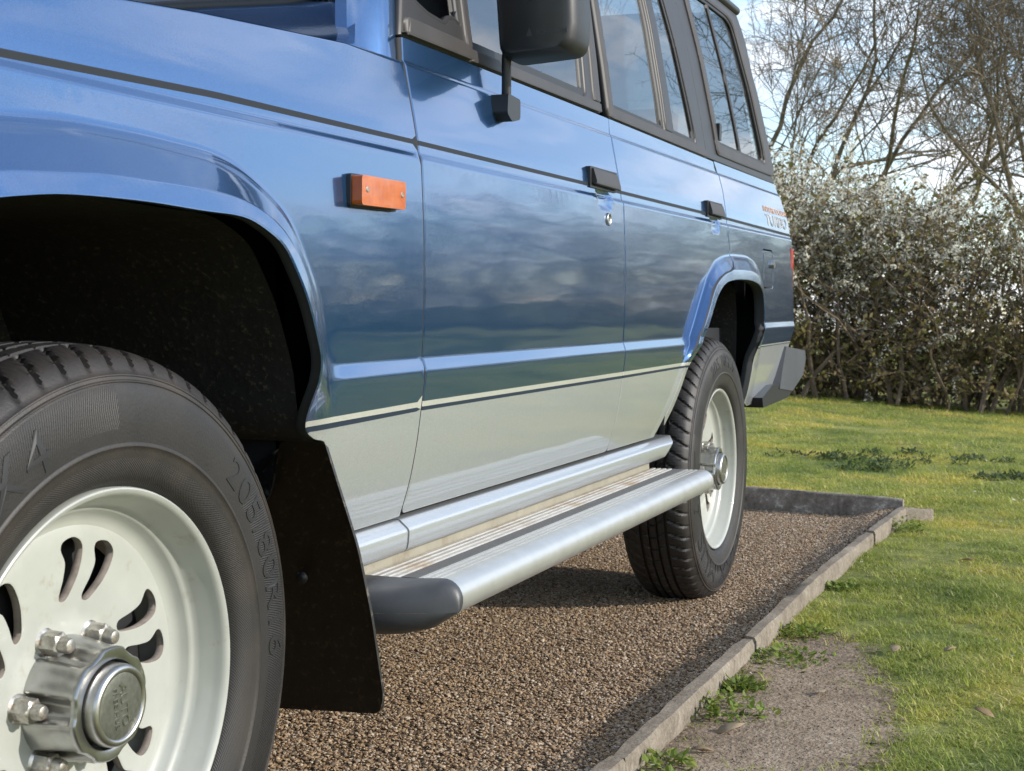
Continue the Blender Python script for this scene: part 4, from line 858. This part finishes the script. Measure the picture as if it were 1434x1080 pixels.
HUBP = [(-.070, .0650), (-.055, .0648), (-.040, .0635), (-.014, .0595), (-.006, .0585), (-.002, .0592), (.0025, .0590), (.0045, .0572), (.0048, .0485), (.0036, .0462), (-.004, .0458), (-.022, .0455), (-.022, .0435)]
V, F = lathe_arrays(HUBP, 180, rfn=lob); HUB = np_mesh('hub_cover', V, F, M_CHROME, None, True); HUB.data.set_sharp_from_angle(angle=R(40))
CAPP = [(-.022, .0430), (.0120, .0425), (.0162, .0412), (.0180, .0390), (.0182, .0362), (.0172, .0346), (.0158, .0340)]
V, F = lathe_arrays(CAPP, 72); CAPR = np_mesh('hub_cap', V, F, M_STEEL, None, True); CAPR.data.set_sharp_from_angle(angle=R(50))
V, F = lathe_arrays([(.0158, .0342), (.0164, .0325), (.0166, .02), (.0166, .0003)], 60); CAPF = np_mesh('cap_face', V, F, M_CAPFACE, None, True)
NUTP = [(-.040, .0128), (-.0365, .0150), (-.034, .0125), (-.0160, .0122), (-.0150, .0108), (-.0145, .0085), (-.0060, .0080), (-.0035, .0068), (-.0024, .004), (-.0022, .0003)]
def hexr(d, r, th):
    k = np.cos(R(30))/np.cos((th % (2*np.pi/6))-R(30)); return d, np.where((d > -.035) & (d < -.0155), r*k*1.06, r)
V, F = lathe_arrays(NUTP, 36, rfn=hexr); NUT = np_mesh('lug_nut', V, F, M_RUST, None, True); NUT.data.set_sharp_from_angle(angle=R(28))
V, F = text_mesh('AUTO', .0150, .5, spacing=1.0); w_ = V[:, 0].max()
ca, sa_ = math.cos(R(-82)), math.sin(R(-82))
def txtcap(V, dx, dy, sc): return [(.0166+(.0009 if z > 0 else -.001), ca*(x-dx)*sc-sa_*(y+dy), sa_*(x-dx)*sc+ca*(y+dy)) for x, y, z in V]
T1 = mesh_obj('cap_lettering', txtcap(V, w_/2, -.0005, .046/w_), F, M_CHROME)
V, F = text_mesh('FREE HUB', .0085, .5); w_ = V[:, 0].max(); T2 = mesh_obj('cap_lettering', txtcap(V, w_/2, -.0115, .044/w_), F, M_CHROME)
def sidewall_text(s, size, a0, rc, xs=1.0, spacing=1.0, skew=0):
    V, F = text_mesh(s, size, .5, xs=xs, spacing=spacing); prof = sorted([(r, d) for d, r in TP if d > -.01 and .24 < r < .34]); pr = np.array(prof)
    # subdivide by radius is not needed: letters are small against the curvature
    P = []
    for x, y, z in V:
        rr = rc+y; a = R(a0)-x/(rc+size*.35); d = float(np.interp(rr, pr[:, 0], pr[:, 1])); P.append((d+(.0009 if z > 0 else -.002), rr*math.cos(a), rr*math.sin(a)))
    return mesh_obj('sidewall_lettering', P, F, M_TXT)
def lug(parent):
    for i, a in enumerate(NUT_A):
        n_ = NUT.copy(); link(n_, parent); n_.location = (-.019, .0705*math.cos(R(a)), .0705*math.sin(R(a))); n_.rotation_euler = (R(13*i), 0, 0)
def wheel(loc, rz, camber, spin=0, full=True, texts=()):
    w = bpy.data.objects.new('wheel', None); link(w); w.empty_display_size = .1
    w.matrix_world = Matrix.Translation(loc)@Matrix.Rotation(rz, 4, 'Z')@Matrix.Rotation(camber, 4, 'Y'); w.parent = car; w.matrix_parent_inverse = _carinv
    for src in (TYRE, RIMO, DISC, BRK, HUB, CAPR, CAPF):
        c = src.copy(); link(c, w)
        if spin and src in (DISC, HUB): c.rotation_euler = (spin, 0, 0)
    lug(w)
    for t in texts: t.parent = w
    return w
t205 = lambda a: sidewall_text('205/80R16', .048, a, .2835, xs=1.2, spacing=1.08)
wheel((.0212, -.0321, .3549), R(-.82), R(1.42), texts=[T1, T2, t205(49.5), sidewall_text('4X4', .062, 139, .2735, xs=1.25, spacing=1.1), sidewall_text('MAXIMUS', .072, -70, .272, xs=1.7)])
wheel((.0011, 2.6907, .3504), 0, 0, texts=[sidewall_text('205/80R16', .048, 118, .2835, xs=1.2, spacing=1.08), sidewall_text('MAXIMUS A/T', .072, -46, .266, xs=1.62, spacing=1.05)])
wheel((2*CARX-.0212, -.0321, .3549), R(180), 0); wheel((2*CARX-.0011, 2.6907, .3504), R(180), 0)
for o in (TYRE, RIMO, DISC, BRK, HUB, CAPR, CAPF, NUT): bpy.data.objects.remove(o)
# axles and suspension under the car
o = tube_obj('axle', [([(2*CARX-.1, 2.69, .35), (-.1, 2.69, .35)], [.045, .045])], M_DARK, None, 12); part(o)
o = tube_obj('axle', [([(2*CARX-.1, -.03, .35), (-.1, -.03, .35)], [.04, .04])], M_DARK, None, 12); part(o)
bm = bmesh.new(); add_box(bm, 2*CARX+.35, -.35, .55, 3.5, .40, .47); add_box(bm, -.42, -.34, .6, 2.3, .35, .43); part(bm_obj('chassis', bm, M_DARK))
o = tube_obj('exhaust_tip', [([(-.30, 3.35, .40), (-.24, 3.62, .395)], [.026, .026])], M_DARK, None, 14); part(o)

# ---- cabin
def cushion(name, x0, x1, y0, y1, z0, z1, parent=None, shear=0):
    bm = bmesh.new(); vs = add_box(bm, x0, x1, y0, y1, z0, z1)
    for v in vs[4:]: v.co.y += shear
    return part(bm_obj(name, bm, M_INT, bevel=.05, seg=3, smooth=60), parent)
for xa, xb in ((-.62, -.16), (-1.42, -.96)):
    s_ = cushion('front_seat', xa, xb, 1.20, 1.72, .75, .92); cushion('backrest', xa+.02, xb-.02, 1.66, 1.80, .88, 1.42, s_, .12); cushion('headrest', xa+.10, xb-.10, 1.80, 1.90, 1.44, 1.60, s_, .02)
s_ = cushion('rear_seat', -1.44, -.14, 2.05, 2.55, .72, .88); cushion('backrest', -1.44, -.14, 2.50, 2.64, .85, 1.34, s_, .12)
bm = bmesh.new(); add_box(bm, 2*CARX+.09, -.09, .80, 1.05, .9, 1.17); part(bm_obj('dashboard', bm, M_INT, bevel=.04, smooth=60))
bm = bmesh.new(); add_box(bm, 2*CARX+.08, -.08, .76, 3.54, .70, .74); part(bm_obj('cabin_floor', bm, M_SHELL))
o = tube_obj('steering_wheel', [([(-1.19+.19*math.cos(a), 1.16+.06*math.sin(a), 1.15+.18*math.sin(a)) for a in np.linspace(0, 2*math.pi, 40)], [.013]*40)], M_BLK, None, 8); part(o)
# far side: copies of the near panels mirrored about the car's centre plane
def mirror(o, parent=None):
    c = o.copy(); link(c); c.parent = parent or car
    if parent is None: c.matrix_parent_inverse = _carinv; c.location = (2*CARX, 0, 0); c.scale = (-1, 1, 1)
    for ch in list(o.children):
        if ch.name.startswith(('window_', 'door_handle', 'waist', 'pillar', 'divider', 'corner_m', 'vent', 'quarter_l', 'sliding')): mirror(ch, c)
    return c
for o in BODY: part(o)
for o in BODY: mirror(o)
part(o_ff)

# ------------------------------------------------------------------ instanced ground cover (nobody could count it)
def scatter(name, pts, rots, scl, protos, kind='stuff'):
    me = bpy.data.meshes.new(name); n = len(pts); me.vertices.add(n); me.vertices.foreach_set('co', np.asarray(pts, np.float32).ravel())
    for nm, ty, key, dat in (('rot', 'FLOAT_VECTOR', 'vector', rots), ('scl', 'FLOAT_VECTOR', 'vector', scl)):
        a = me.attributes.new(nm, ty, 'POINT'); a.data.foreach_set(key, np.asarray(dat, np.float32).ravel())
    a = me.attributes.new('pick', 'INT', 'POINT'); a.data.foreach_set('value', RNG.integers(0, len(protos), n).astype(np.int32))
    o = bpy.data.objects.new(name, me); link(o); o['kind'] = kind
    cl = bpy.data.collections.new(name+'_pieces')
    for p in protos:
        for c in list(p.users_collection): c.objects.unlink(p)
        cl.objects.link(p)
    g = bpy.data.node_groups.new(name, 'GeometryNodeTree'); g.interface.new_socket('Geometry', in_out='INPUT', socket_type='NodeSocketGeometry'); g.interface.new_socket('Geometry', in_out='OUTPUT', socket_type='NodeSocketGeometry')
    gi = g.nodes.new('NodeGroupInput'); go = g.nodes.new('NodeGroupOutput'); ip = g.nodes.new('GeometryNodeInstanceOnPoints'); ci = g.nodes.new('GeometryNodeCollectionInfo')
    ci.inputs['Collection'].default_value = cl; ci.inputs['Separate Children'].default_value = True; ci.inputs['Reset Children'].default_value = True
    def attr(nm, ty): q = g.nodes.new('GeometryNodeInputNamedAttribute'); q.data_type = ty; q.inputs['Name'].default_value = nm; return q.outputs['Attribute']
    g.links.new(gi.outputs[0], ip.inputs['Points']); g.links.new(ci.outputs[0], ip.inputs['Instance']); ip.inputs['Pick Instance'].default_value = True
    g.links.new(attr('pick', 'INT'), ip.inputs['Instance Index']); g.links.new(attr('rot', 'FLOAT_VECTOR'), ip.inputs['Rotation']); g.links.new(attr('scl', 'FLOAT_VECTOR'), ip.inputs['Scale'])
    g.links.new(ip.outputs[0], go.inputs[0]); md = o.modifiers.new('scatter', 'NODES'); md.node_group = g; return o
# gravel
prot = []
for k in range(5):
    bm = bmesh.new(); bmesh.ops.create_icosphere(bm, subdivisions=1, radius=1.0); rr = random.Random(k)
    for v in bm.verts: v.co *= rr.uniform(.78, 1.15); v.co.z *= .5; v.co.x *= rr.choice((1, 1.0, 1.25))
    prot.append(bm_obj('pebble', bm, M_PEB))
n = 270000
P = np.stack([RNG.uniform(-1.75, .262, n), RNG.uniform(.05, 4.62, n)], 1)
P = P[P[:, 0] < KX(P[:, 1])+.006]; P = P[P[:, 1] < 4.63-.21*(P[:, 0]+.42)]; n = len(P)
s = RNG.uniform(.0020, .0038, n)*np.where(RNG.random(n) < .04, 1.5, 1)
Z = grav_z(P[:, 0], P[:, 1])+s*.35+RNG.uniform(-.001, .003, n)
Z += .006*sst(.05, 0, KX(P[:, 1])-P[:, 0])
scatter('loose_gravel', np.stack([P[:, 0], P[:, 1], Z], 1), RNG.uniform(-.5, .5, (n, 3))*np.array([1, 1, 14]), np.stack([s, s, s], 1), prot)
# grass
def tuft(k, nb, h, rad, wdt, lean=.5):
    rr = np.random.default_rng(100+k); V, F = [], []
    for i in range(nb):
        a = rr.uniform(0, 2*np.pi); r0 = rad*math.sqrt(rr.random()); bx, by = r0*math.cos(a), r0*math.sin(a); hh = h*rr.uniform(.45, 1.15)
        d = rr.uniform(0, 2*np.pi); ln = lean*rr.uniform(.2, 1.4)*hh; w = wdt*rr.uniform(.7, 1.3); px, py = -math.sin(d)*w, math.cos(d)*w; s0 = len(V)
        for t, ws in ((0, 1), (.55, .8), (1, .06)):
            cx_, cy_ = bx+math.cos(d)*ln*t*t, by+math.sin(d)*ln*t*t; z_ = hh*(t-.25*t*t*lean)
            V += [(cx_-px*ws, cy_-py*ws, z_), (cx_+px*ws, cy_+py*ws, z_)]
        F += [(s0, s0+1, s0+3, s0+2), (s0+2, s0+3, s0+5, s0+4)]
    return mesh_obj('grass_tuft', V, F, M_GRASS)
tp = [tuft(k, 34, .030, .055, .0013, .9) for k in range(5)]
def vnoise(x, y, sc, seed):
    r_ = np.random.default_rng(seed); v = 0
    for i in range(6):
        a = r_.uniform(0, 6.28); f_ = sc*r_.uniform(.6, 1.9); v = v+np.sin((x*math.cos(a)+y*math.sin(a))*f_+r_.uniform(0, 6.28))
    return v/6
pts = []
for x0, x1, y0, y1, dn in ((.27, 2.0, -.2, 3.0, 1500), (.27, 2.4, 3.0, 5.2, 900), (-1.6, 2.8, 4.62, 8, 420), (-3.5, 3.2, 8, 13.5, 130)):
    m_ = int((x1-x0)*(y1-y0)*dn); q = np.stack([RNG.uniform(x0, x1, m_), RNG.uniform(y0, y1, m_)], 1); pts.append(q)
P = np.concatenate(pts)
P = P[(P[:, 0] > KX(P[:, 1])+.045) | (P[:, 1] > 4.72-.21*np.clip(P[:, 0]+.42, 0, .8))]
P = P[~((P[:, 1] < 4.55) & (P[:, 0] < KX(P[:, 1])+.045))]
nse = vnoise(P[:, 0], P[:, 1], 9, 3)+.6*vnoise(P[:, 0], P[:, 1], 26, 4)
dd_ = np.where(inside(P, DIRT), -segdist(P, DIRT), segdist(P, DIRT))
thr = np.clip(.05+dd_/.10*.5, -.35, 2)
thin = (P[:, 1] < 3.6) & (nse < -.28)
edge = np.clip((dd_+.055+.05*vnoise(P[:, 0], P[:, 1], 22, 9))/.11, .012, 1)
keep = (RNG.random(len(P)) < edge) & ~(thin & (RNG.random(len(P)) < .8)) & ~((nse < -.2) & (RNG.random(len(P)) < .35))
P = P[keep]; n = len(P); s = RNG.uniform(.5, 1.05, n)*np.where(P[:, 1] > 5, 1.35, 1)*np.where(P[:, 1] > 8, 1.3, 1)
zs = lawn_z(P[:, 0], P[:, 1])-.002
scatter('lawn_grass', np.stack([P[:, 0], P[:, 1], zs], 1), np.stack([RNG.uniform(-.15, .15, n), RNG.uniform(-.15, .15, n), RNG.uniform(0, 6.28, n)], 1), np.stack([s, s, s*RNG.uniform(.40, .85, n)], 1), tp)
def leaf_cloud(rr, n, rad, hgt, size, flat=.5):
    V, F = [], []
    for i in range(n):
        a = rr.uniform(0, 2*np.pi); r_ = rad*math.sqrt(rr.random()); p = np.array([r_*math.cos(a), r_*math.sin(a), hgt*rr.random()*(1-.6*(r_/rad)**2)+.004])
        d = np.array([math.cos(a+rr.normal(0, .8)), math.sin(a+rr.normal(0, .8)), rr.normal(.2, flat)]); d /= np.linalg.norm(d); u = np.cross(d, [0, 0, 1.0])+rr.normal(0, .25, 3); u /= np.linalg.norm(u)+1e-9
        l_ = size*rr.uniform(.6, 1.3); w = l_*rr.uniform(.28, .45); s0 = len(V); nn = np.cross(u, d)
        V += [p, p+d*l_*.45+u*w-nn*w*.25, p+d*l_, p+d*l_*.45-u*w-nn*w*.25]; F += [(s0, s0+1, s0+2), (s0, s0+2, s0+3)]
    return V, F
# a darker colony of broad-leaved weeds far down the lawn
def rosette(k):
    rr = np.random.default_rng(300+k); V, F = leaf_cloud(rr, 26, .05, .03, .03); return mesh_obj('rosette', V, F, M_DWEED)
n = 240; a_ = RNG.uniform(0, 6.28, n); q_ = np.sqrt(RNG.random(n)); P = np.stack([.75+1.5*q_*np.cos(a_), 6.9+.75*q_*np.sin(a_)], 1)
P = P[vnoise(P[:, 0], P[:, 1], 6, 12) > -.15]; n = len(P); s = RNG.uniform(.45, 1.0, n)
scatter('lawn_weeds', np.stack([P[:, 0], P[:, 1], lawn_z(P[:, 0], P[:, 1])], 1), np.stack([0*s, 0*s, RNG.uniform(0, 6.28, n)], 1), np.stack([s, s, s], 1), [rosette(k) for k in range(3)])
# fallen petals and daisies, moss crumbs and grit on the bare soil
bm = bmesh.new(); bmesh.ops.create_circle(bm, cap_ends=True, segments=6, radius=1); pet = bm_obj('petal', bm, M_BLOS)
n = 150; P = np.stack([RNG.uniform(.3, 2.4, n), RNG.uniform(.6, 9, n)], 1); P = P[P[:, 0] > KX(P[:, 1])+.05]; n = len(P); s = RNG.uniform(.002, .0055, n)*np.where(P[:, 1] > 4, 1.8, 1)
scatter('fallen_petals', np.stack([P[:, 0], P[:, 1], lawn_z(P[:, 0], P[:, 1])+.022], 1), RNG.uniform(-.6, .6, (n, 3)), np.stack([s, s*.7, s], 1), [pet])
crumb = []
for k in range(3):
    bm = bmesh.new(); bmesh.ops.create_icosphere(bm, subdivisions=1, radius=1.0)
    for v in bm.verts: v.co *= random.uniform(.7, 1.2); v.co.z *= .5
    crumb.append(bm_obj('soil_crumb', bm, inst_mat('soil_crumbs', [(.09, .065, .045), (.16, .12, .09), (.22, .18, .14), (.12, .09, .06)], .9)))
n = 5200; P = np.stack([RNG.uniform(.28, .75, n), RNG.uniform(.75, 2.4, n)], 1); dd_ = np.where(inside(P, DIRT), -segdist(P, DIRT), segdist(P, DIRT)); P = P[dd_ < .04]; n = len(P); s = .0009+.0024*RNG.random(n)**3
scatter('soil_crumbs', np.stack([P[:, 0], P[:, 1], lawn_z(P[:, 0], P[:, 1])+.006], 1), RNG.uniform(0, 6, (n, 3)), np.stack([s, s, s], 1), crumb)

# ------------------------------------------------------------------ weeds along the kerb, fallen leaves
WEEDS = [(.325, 1.42, .070, 'bushy clover weed hugging the kerb beside the middle of the bare soil', .042), (.315, 1.60, .035, 'small green weed at the kerb foot, just beyond the bushy clover', .02),
         (.345, 1.90, .085, 'broad yellow-green weed spreading from the kerb onto the far end of the bare soil', .024), (.335, 2.17, .060, 'low leafy weed at the kerb just past the bare soil', .024),
         (.32, 2.86, .045, 'short weed against the kerb level with the rear tyre', .018), (.36, 4.08, .06, 'tall grassy weed by the last kerb stone', .06), (.308, 1.05, .05, 'bright green weed at the kerb, nearest the camera', .028)]
for i, (x, y, r_, lab, hg) in enumerate(WEEDS):
    rr = np.random.default_rng(40+i); e = empty('weed', (x, y, float(lawn_z(np.array(x), np.array(y))))); tag(e, lab, 'weed', 'weeds along the kerb')
    V, F = leaf_cloud(rr, 150 if i < 5 else 110, r_, hg, .017); mesh_obj('leaves', V, F, M_WEED, e)['kind'] = 'stuff'
    V, F = leaf_cloud(rr, 60, r_*1.4, hg*.35, .014); o = mesh_obj('ground_leaves', V, F, M_WEED, e); o['kind'] = 'stuff'
LEAVES = [(.56, 2.05, 'pale curled leaf lying where the bare soil meets the grass'), (.47, 1.62, 'dry leaf on the middle of the bare soil'), (.36, 1.30, 'pale leaf flake near the kerb on the bare soil'), (.345, 1.16, 'dry leaf on the soil close to the nearest weed'),
          (.68, 2.02, 'brown leaf in the grass right of the soil patch'), (.78, 1.55, 'small tan leaf in the grass at the right edge'), (.95, 2.9, 'pale leaf in the lawn beyond the soil patch'), (.62, 3.35, 'dry leaf in the lawn level with the rear tyre')]
for i, (x, y, lab) in enumerate(LEAVES):
    rr = random.Random(i); l_ = rr.uniform(.018, .03); w = l_*.4; z = float(lawn_z(np.array(x), np.array(y)))+(.012 if i < 4 else .026)
    ring = [(-l_, 0, 0), (-l_*.5, w*.8, .004), (0, w, .006), (l_*.55, w*.7, .003), (l_, 0, .002), (l_*.55, -w*.7, .004), (0, -w, .007), (-l_*.5, -w*.8, .004)]
    V = ring+[(0, 0, -.001)]+[(a, b, c-.0008) for a, b, c in ring]+[(0, 0, -.0018)]; F = [(k, (k+1) % 8, 8) for k in range(8)]+[(9+(k+1) % 8, 9+k, 17) for k in range(8)]+[(k, 9+k, 9+(k+1) % 8, (k+1) % 8) for k in range(8)]
    o = mesh_obj('fallen_leaf', V, F, M_DRY, None, True); o.location = (x, y, z); o.rotation_euler = (rr.uniform(-.3, .3), rr.uniform(-.3, .3), rr.uniform(0, 6)); tag(o, lab, 'leaf', 'dry leaves on the ground')

# ------------------------------------------------------------------ hedge of blackthorn shrubs
def shrub_protos(seed, bloom, n_tw=820):
    rr = np.random.default_rng(seed); paths = []; LV, BV = [], []
    def quadcloud(lst, P, size, dirs=None):
        n = len(P); a = rr.normal(size=(n, 3)); a /= np.linalg.norm(a, axis=1)[:, None]; b = np.cross(a, rr.normal(size=(n, 3))); b /= np.linalg.norm(b, axis=1)[:, None]
        s_ = size*rr.uniform(.5, 1.4, n)[:, None]; lst.append(np.stack([P-a*s_, P+b*s_*.55, P+a*s_, P-b*s_*.55], 1))
    for i in range(26):                                                    # stems from the ground
        b = np.array([rr.uniform(-.75, .75), rr.uniform(-.38, .38), 0]); d = np.array([rr.normal(0, .25), rr.normal(0, .2), 1.0]); k = 9; p = [b]
        for q in range(k): d = d+rr.normal(0, .16, 3); d[2] = max(d[2], .45); d /= np.linalg.norm(d); p.append(p[-1]+d*rr.uniform(.14, .25))
        paths.append((np.array(p), np.linspace(rr.uniform(.012, .026), .004, k+1)))
    for i in range(n_tw):
        x = rr.uniform(-.95, .95); y = rr.uniform(-.5, .5); zt = 2.05*(1-.12*(abs(x)/.95)**2)*(1-.18*(abs(y)/.5)**2); z = zt*rr.random()**.85
        z = max(z, .12); p = [np.array([x, y, z])]; d = np.array([rr.normal(0, .6), rr.normal(0, .6), rr.normal(.5, .5)]); d /= np.linalg.norm(d); k = 6
        for q in range(k): d = d+rr.normal(0, .25, 3)+np.array([0, 0, -.03]); d /= np.linalg.norm(d); p.append(p[-1]+d*rr.uniform(.05, .10))
        p = np.array(p); paths.append((p, np.linspace(.0045, .0018, k+1)))
        m_ = 6 if z > .6 else 14; t = rr.integers(0, k, m_); f_ = rr.random(m_)[:, None]; Q = p[t]*(1-f_)+p[t+1]*f_+rr.normal(0, .025, (m_, 3))
        quadcloud(LV, Q, .026)
        pb = bloom*np.clip((z-.35)/1.0, .06, 1)*(1.0 if y < .1 else .7)
        if rr.random() < pb:
            m_ = int(rr.integers(18, 42)); t = rr.integers(0, k, m_); f_ = rr.random(m_)[:, None]; Q = p[t]*(1-f_)+p[t+1]*f_+rr.normal(0, .016, (m_, 3)); quadcloud(BV, Q, .0165)
    V, F = tube_arrays(paths, lambda r: 5 if r > .008 else 3)
    def mk(lst): A = np.concatenate(lst); return A.reshape(-1, 3), np.arange(len(A)*4).reshape(-1, 4)
    return (V, F), mk(LV), mk(BV)
HP = []
for k, bl in enumerate((.95, .7, .2)):
    st_, lv, bl_ = shrub_protos(60+k, bl)
    HP.append([np_mesh('stems', *st_, M_HSTEM), np_mesh('foliage', *lv, M_HLEAF), np_mesh('blossom', *bl_, M_BLOS)])
for h in HP:
    for o in h: COL.objects.unlink(o)
HA, HD = np.array([.45, 13.45]), np.array([.97, .24])
SEQ = [(-6.2, 1, 1.0), (-5.2, 0, 1.0), (-4.3, 0, 1.05), (-3.35, 0, 1.10), (-2.5, 0, 1.12), (-1.72, 0, 1.08), (-.95, 1, 1.02), (-.15, 2, 1.04), (.75, 1, 1.0), (1.7, 2, .95)]
LAB = ['blackthorn shrub in flower hidden behind the car, the farthest left', 'flowering shrub hidden behind the car, beside the farthest left one', 'flowering shrub mostly behind the rear of the car',
       'white-flowering shrub half hidden by the rear corner of the car', 'tallest shrub thick with white blossom, just clear of the car bumper', 'white-flowering shrub in the middle of the visible hedge',
       'half-flowering shrub between the white ones and the bare brown one', 'bare brown shrub with few flowers, towards the right edge of the hedge', 'thinly flowering shrub at the very right edge of the photo', 'brown shrub that ends the hedge, just out of the photo']
def put_shrub(x, y, z, k, rz, sc_, lab, grp):
    e = empty('blackthorn_shrub', (x, y, z)); e.rotation_euler = (0, 0, rz); e.scale = sc_; tag(e, lab, 'shrub', grp)
    for o in HP[k]:
        c = o.copy(); link(c, e)
        if c.name.startswith(('fol', 'blo')): c['kind'] = 'stuff'
for i, (s_, k, sc_) in enumerate(SEQ):
    p = HA+HD*s_; x, y = p[0]+.15*math.sin(i*5), p[1]+.25*math.cos(i*3)
    put_shrub(x, y, float(lawn_z(np.array(x), np.array(y)))-.03, k, math.atan2(HD[1], HD[0])+(math.pi if i % 2 else 0), (sc_, sc_, sc_*(.97+.05*math.sin(i*2.1))), LAB[i], 'shrubs of the flowering hedge')
for i in range(11):                                                        # the far boundary hedge, seen as the dark band mirrored in the doors
    a = R(8+i*7.5); d_ = 24+2*math.sin(i*2.2); put_shrub(d_*math.cos(a), 1+d_*math.sin(a), -.05, 2 if i % 3 else 1, a+math.pi/2, (1.9, 1.6, 1.75+.15*math.sin(i*1.7)), 'far boundary shrub out past the right of the photo, seen only mirrored in the doors', 'far boundary shrubs')
# ------------------------------------------------------------------ bare trees beyond the hedge
def tree_proto(seed, lean, nl=7, H0=1.2, base=.082):
    rr = np.random.default_rng(seed); big, limbs, tw = [], [], []
    def grow(p, d, length, r0, level, k):
        pts, rad = [p], [r0]
        for i in range(k):
            d = d+rr.normal(0, (.05, .16, .19, .24, .28)[level], 3)+np.array([0, 0, (.02, .035, .02, .0, -.015)[level]]); d /= np.linalg.norm(d)
            pts.append(pts[-1]+d*length/k); rad.append(max(r0*(1-(.7 if level < 4 else .6)*(i+1)/k), .0021))
        return np.array(pts), np.array(rad)
    def side(d, ang):
        a = np.cross(d, rr.normal(size=3)); a /= np.linalg.norm(a); return d*math.cos(ang)+a*math.sin(ang)
    def kids(pts, rad, level, length):
        if level > 4: return
        n = (nl, 7, 7, 5, 3)[level]
        for j in range(n):
            t = rr.uniform(.22 if level > 1 else .35, 1.0)*(len(pts)-1); i = min(int(t), len(pts)-2); f_ = t-i; p = pts[i]*(1-f_)+pts[i+1]*f_; d = pts[i+1]-pts[i]; d = d/np.linalg.norm(d)
            ang = rr.uniform(.45, .95); nd = side(d, ang); nd[2] += .12; nd /= np.linalg.norm(nd)
            ln = length*rr.uniform(.42, .68)*(1-.25*t/len(pts)); r_ = rad[i]*rr.uniform(.36, .58)
            if level >= 2: r_ = max(r_, (0, 0, .0075, .0045, .003)[level])
            q, qr = grow(p, nd, ln, r_, level, (8, 8, 7, 5, 4)[level])
            (limbs if level < 2 else tw).append((q, qr)); kids(q, qr, level+1, ln)
    d = np.array([lean, 0, 1.0]); d /= np.linalg.norm(d); pts, rad = grow(np.array([0, 0, -.1]), d, H0, base, 0, 5); rad[0] *= 1.3; big.append((pts, rad))
    for j in range(nl):
        a = 2*np.pi*j/nl+rr.normal(0, .25); tl = rr.uniform(.35, 1.12); nd = np.array([math.cos(a)*math.sin(tl)+lean*.4, math.sin(a)*math.sin(tl), math.cos(tl)]); nd /= np.linalg.norm(nd)
        ln = rr.uniform(3.3, 4.8); q, qr = grow(pts[-1-(j % 2)], nd, ln, base*rr.uniform(.35, .62), 1, 12); limbs.append((q, qr)); kids(q, qr, 1, ln)
    f = lambda r: 7 if r > .03 else (4 if r > .012 else 3)
    return tube_arrays(big, lambda r: 10), tube_arrays(limbs, f), tube_arrays(tw, f)
TPR = []
for sd_, ln_ in ((3, .1), (8, -.15), (21, .3)):
    a, b, c = tree_proto(sd_, ln_); TPR.append([np_mesh('trunk', *a, M_BARK, None, True), np_mesh('limbs', *b, M_BARK, None, True), np_mesh('crown_twigs', *c, M_TWIG)])
for h in TPR:
    for o in h: COL.objects.unlink(o)
TREES = [(-3.7, 19.6, 0, 20, 1.15, 'bare tree rising behind the back of the car, leftmost of the trees'), (-2.3, 21.5, 1, 200, 1.2, 'bare tree behind the middle of the blossoming hedge'), (1.3, 19.0, 2, 170, 1.15, 'bare tree at the right whose boughs reach in over the hedge')]
for x, y, k, rz, sc_, lab in TREES:
    e = empty('bare_tree', (x, y, 0)); e.rotation_euler = (0, 0, R(rz)); e.scale = (sc_,)*3; tag(e, lab or 'bare tree beyond the hedge, hidden or out of view', 'tree', 'bare trees beyond the hedge')
    for o in TPR[k]:
        c = o.copy(); link(c, e)
        if c.name.startswith('crown'): c['kind'] = 'stuff'
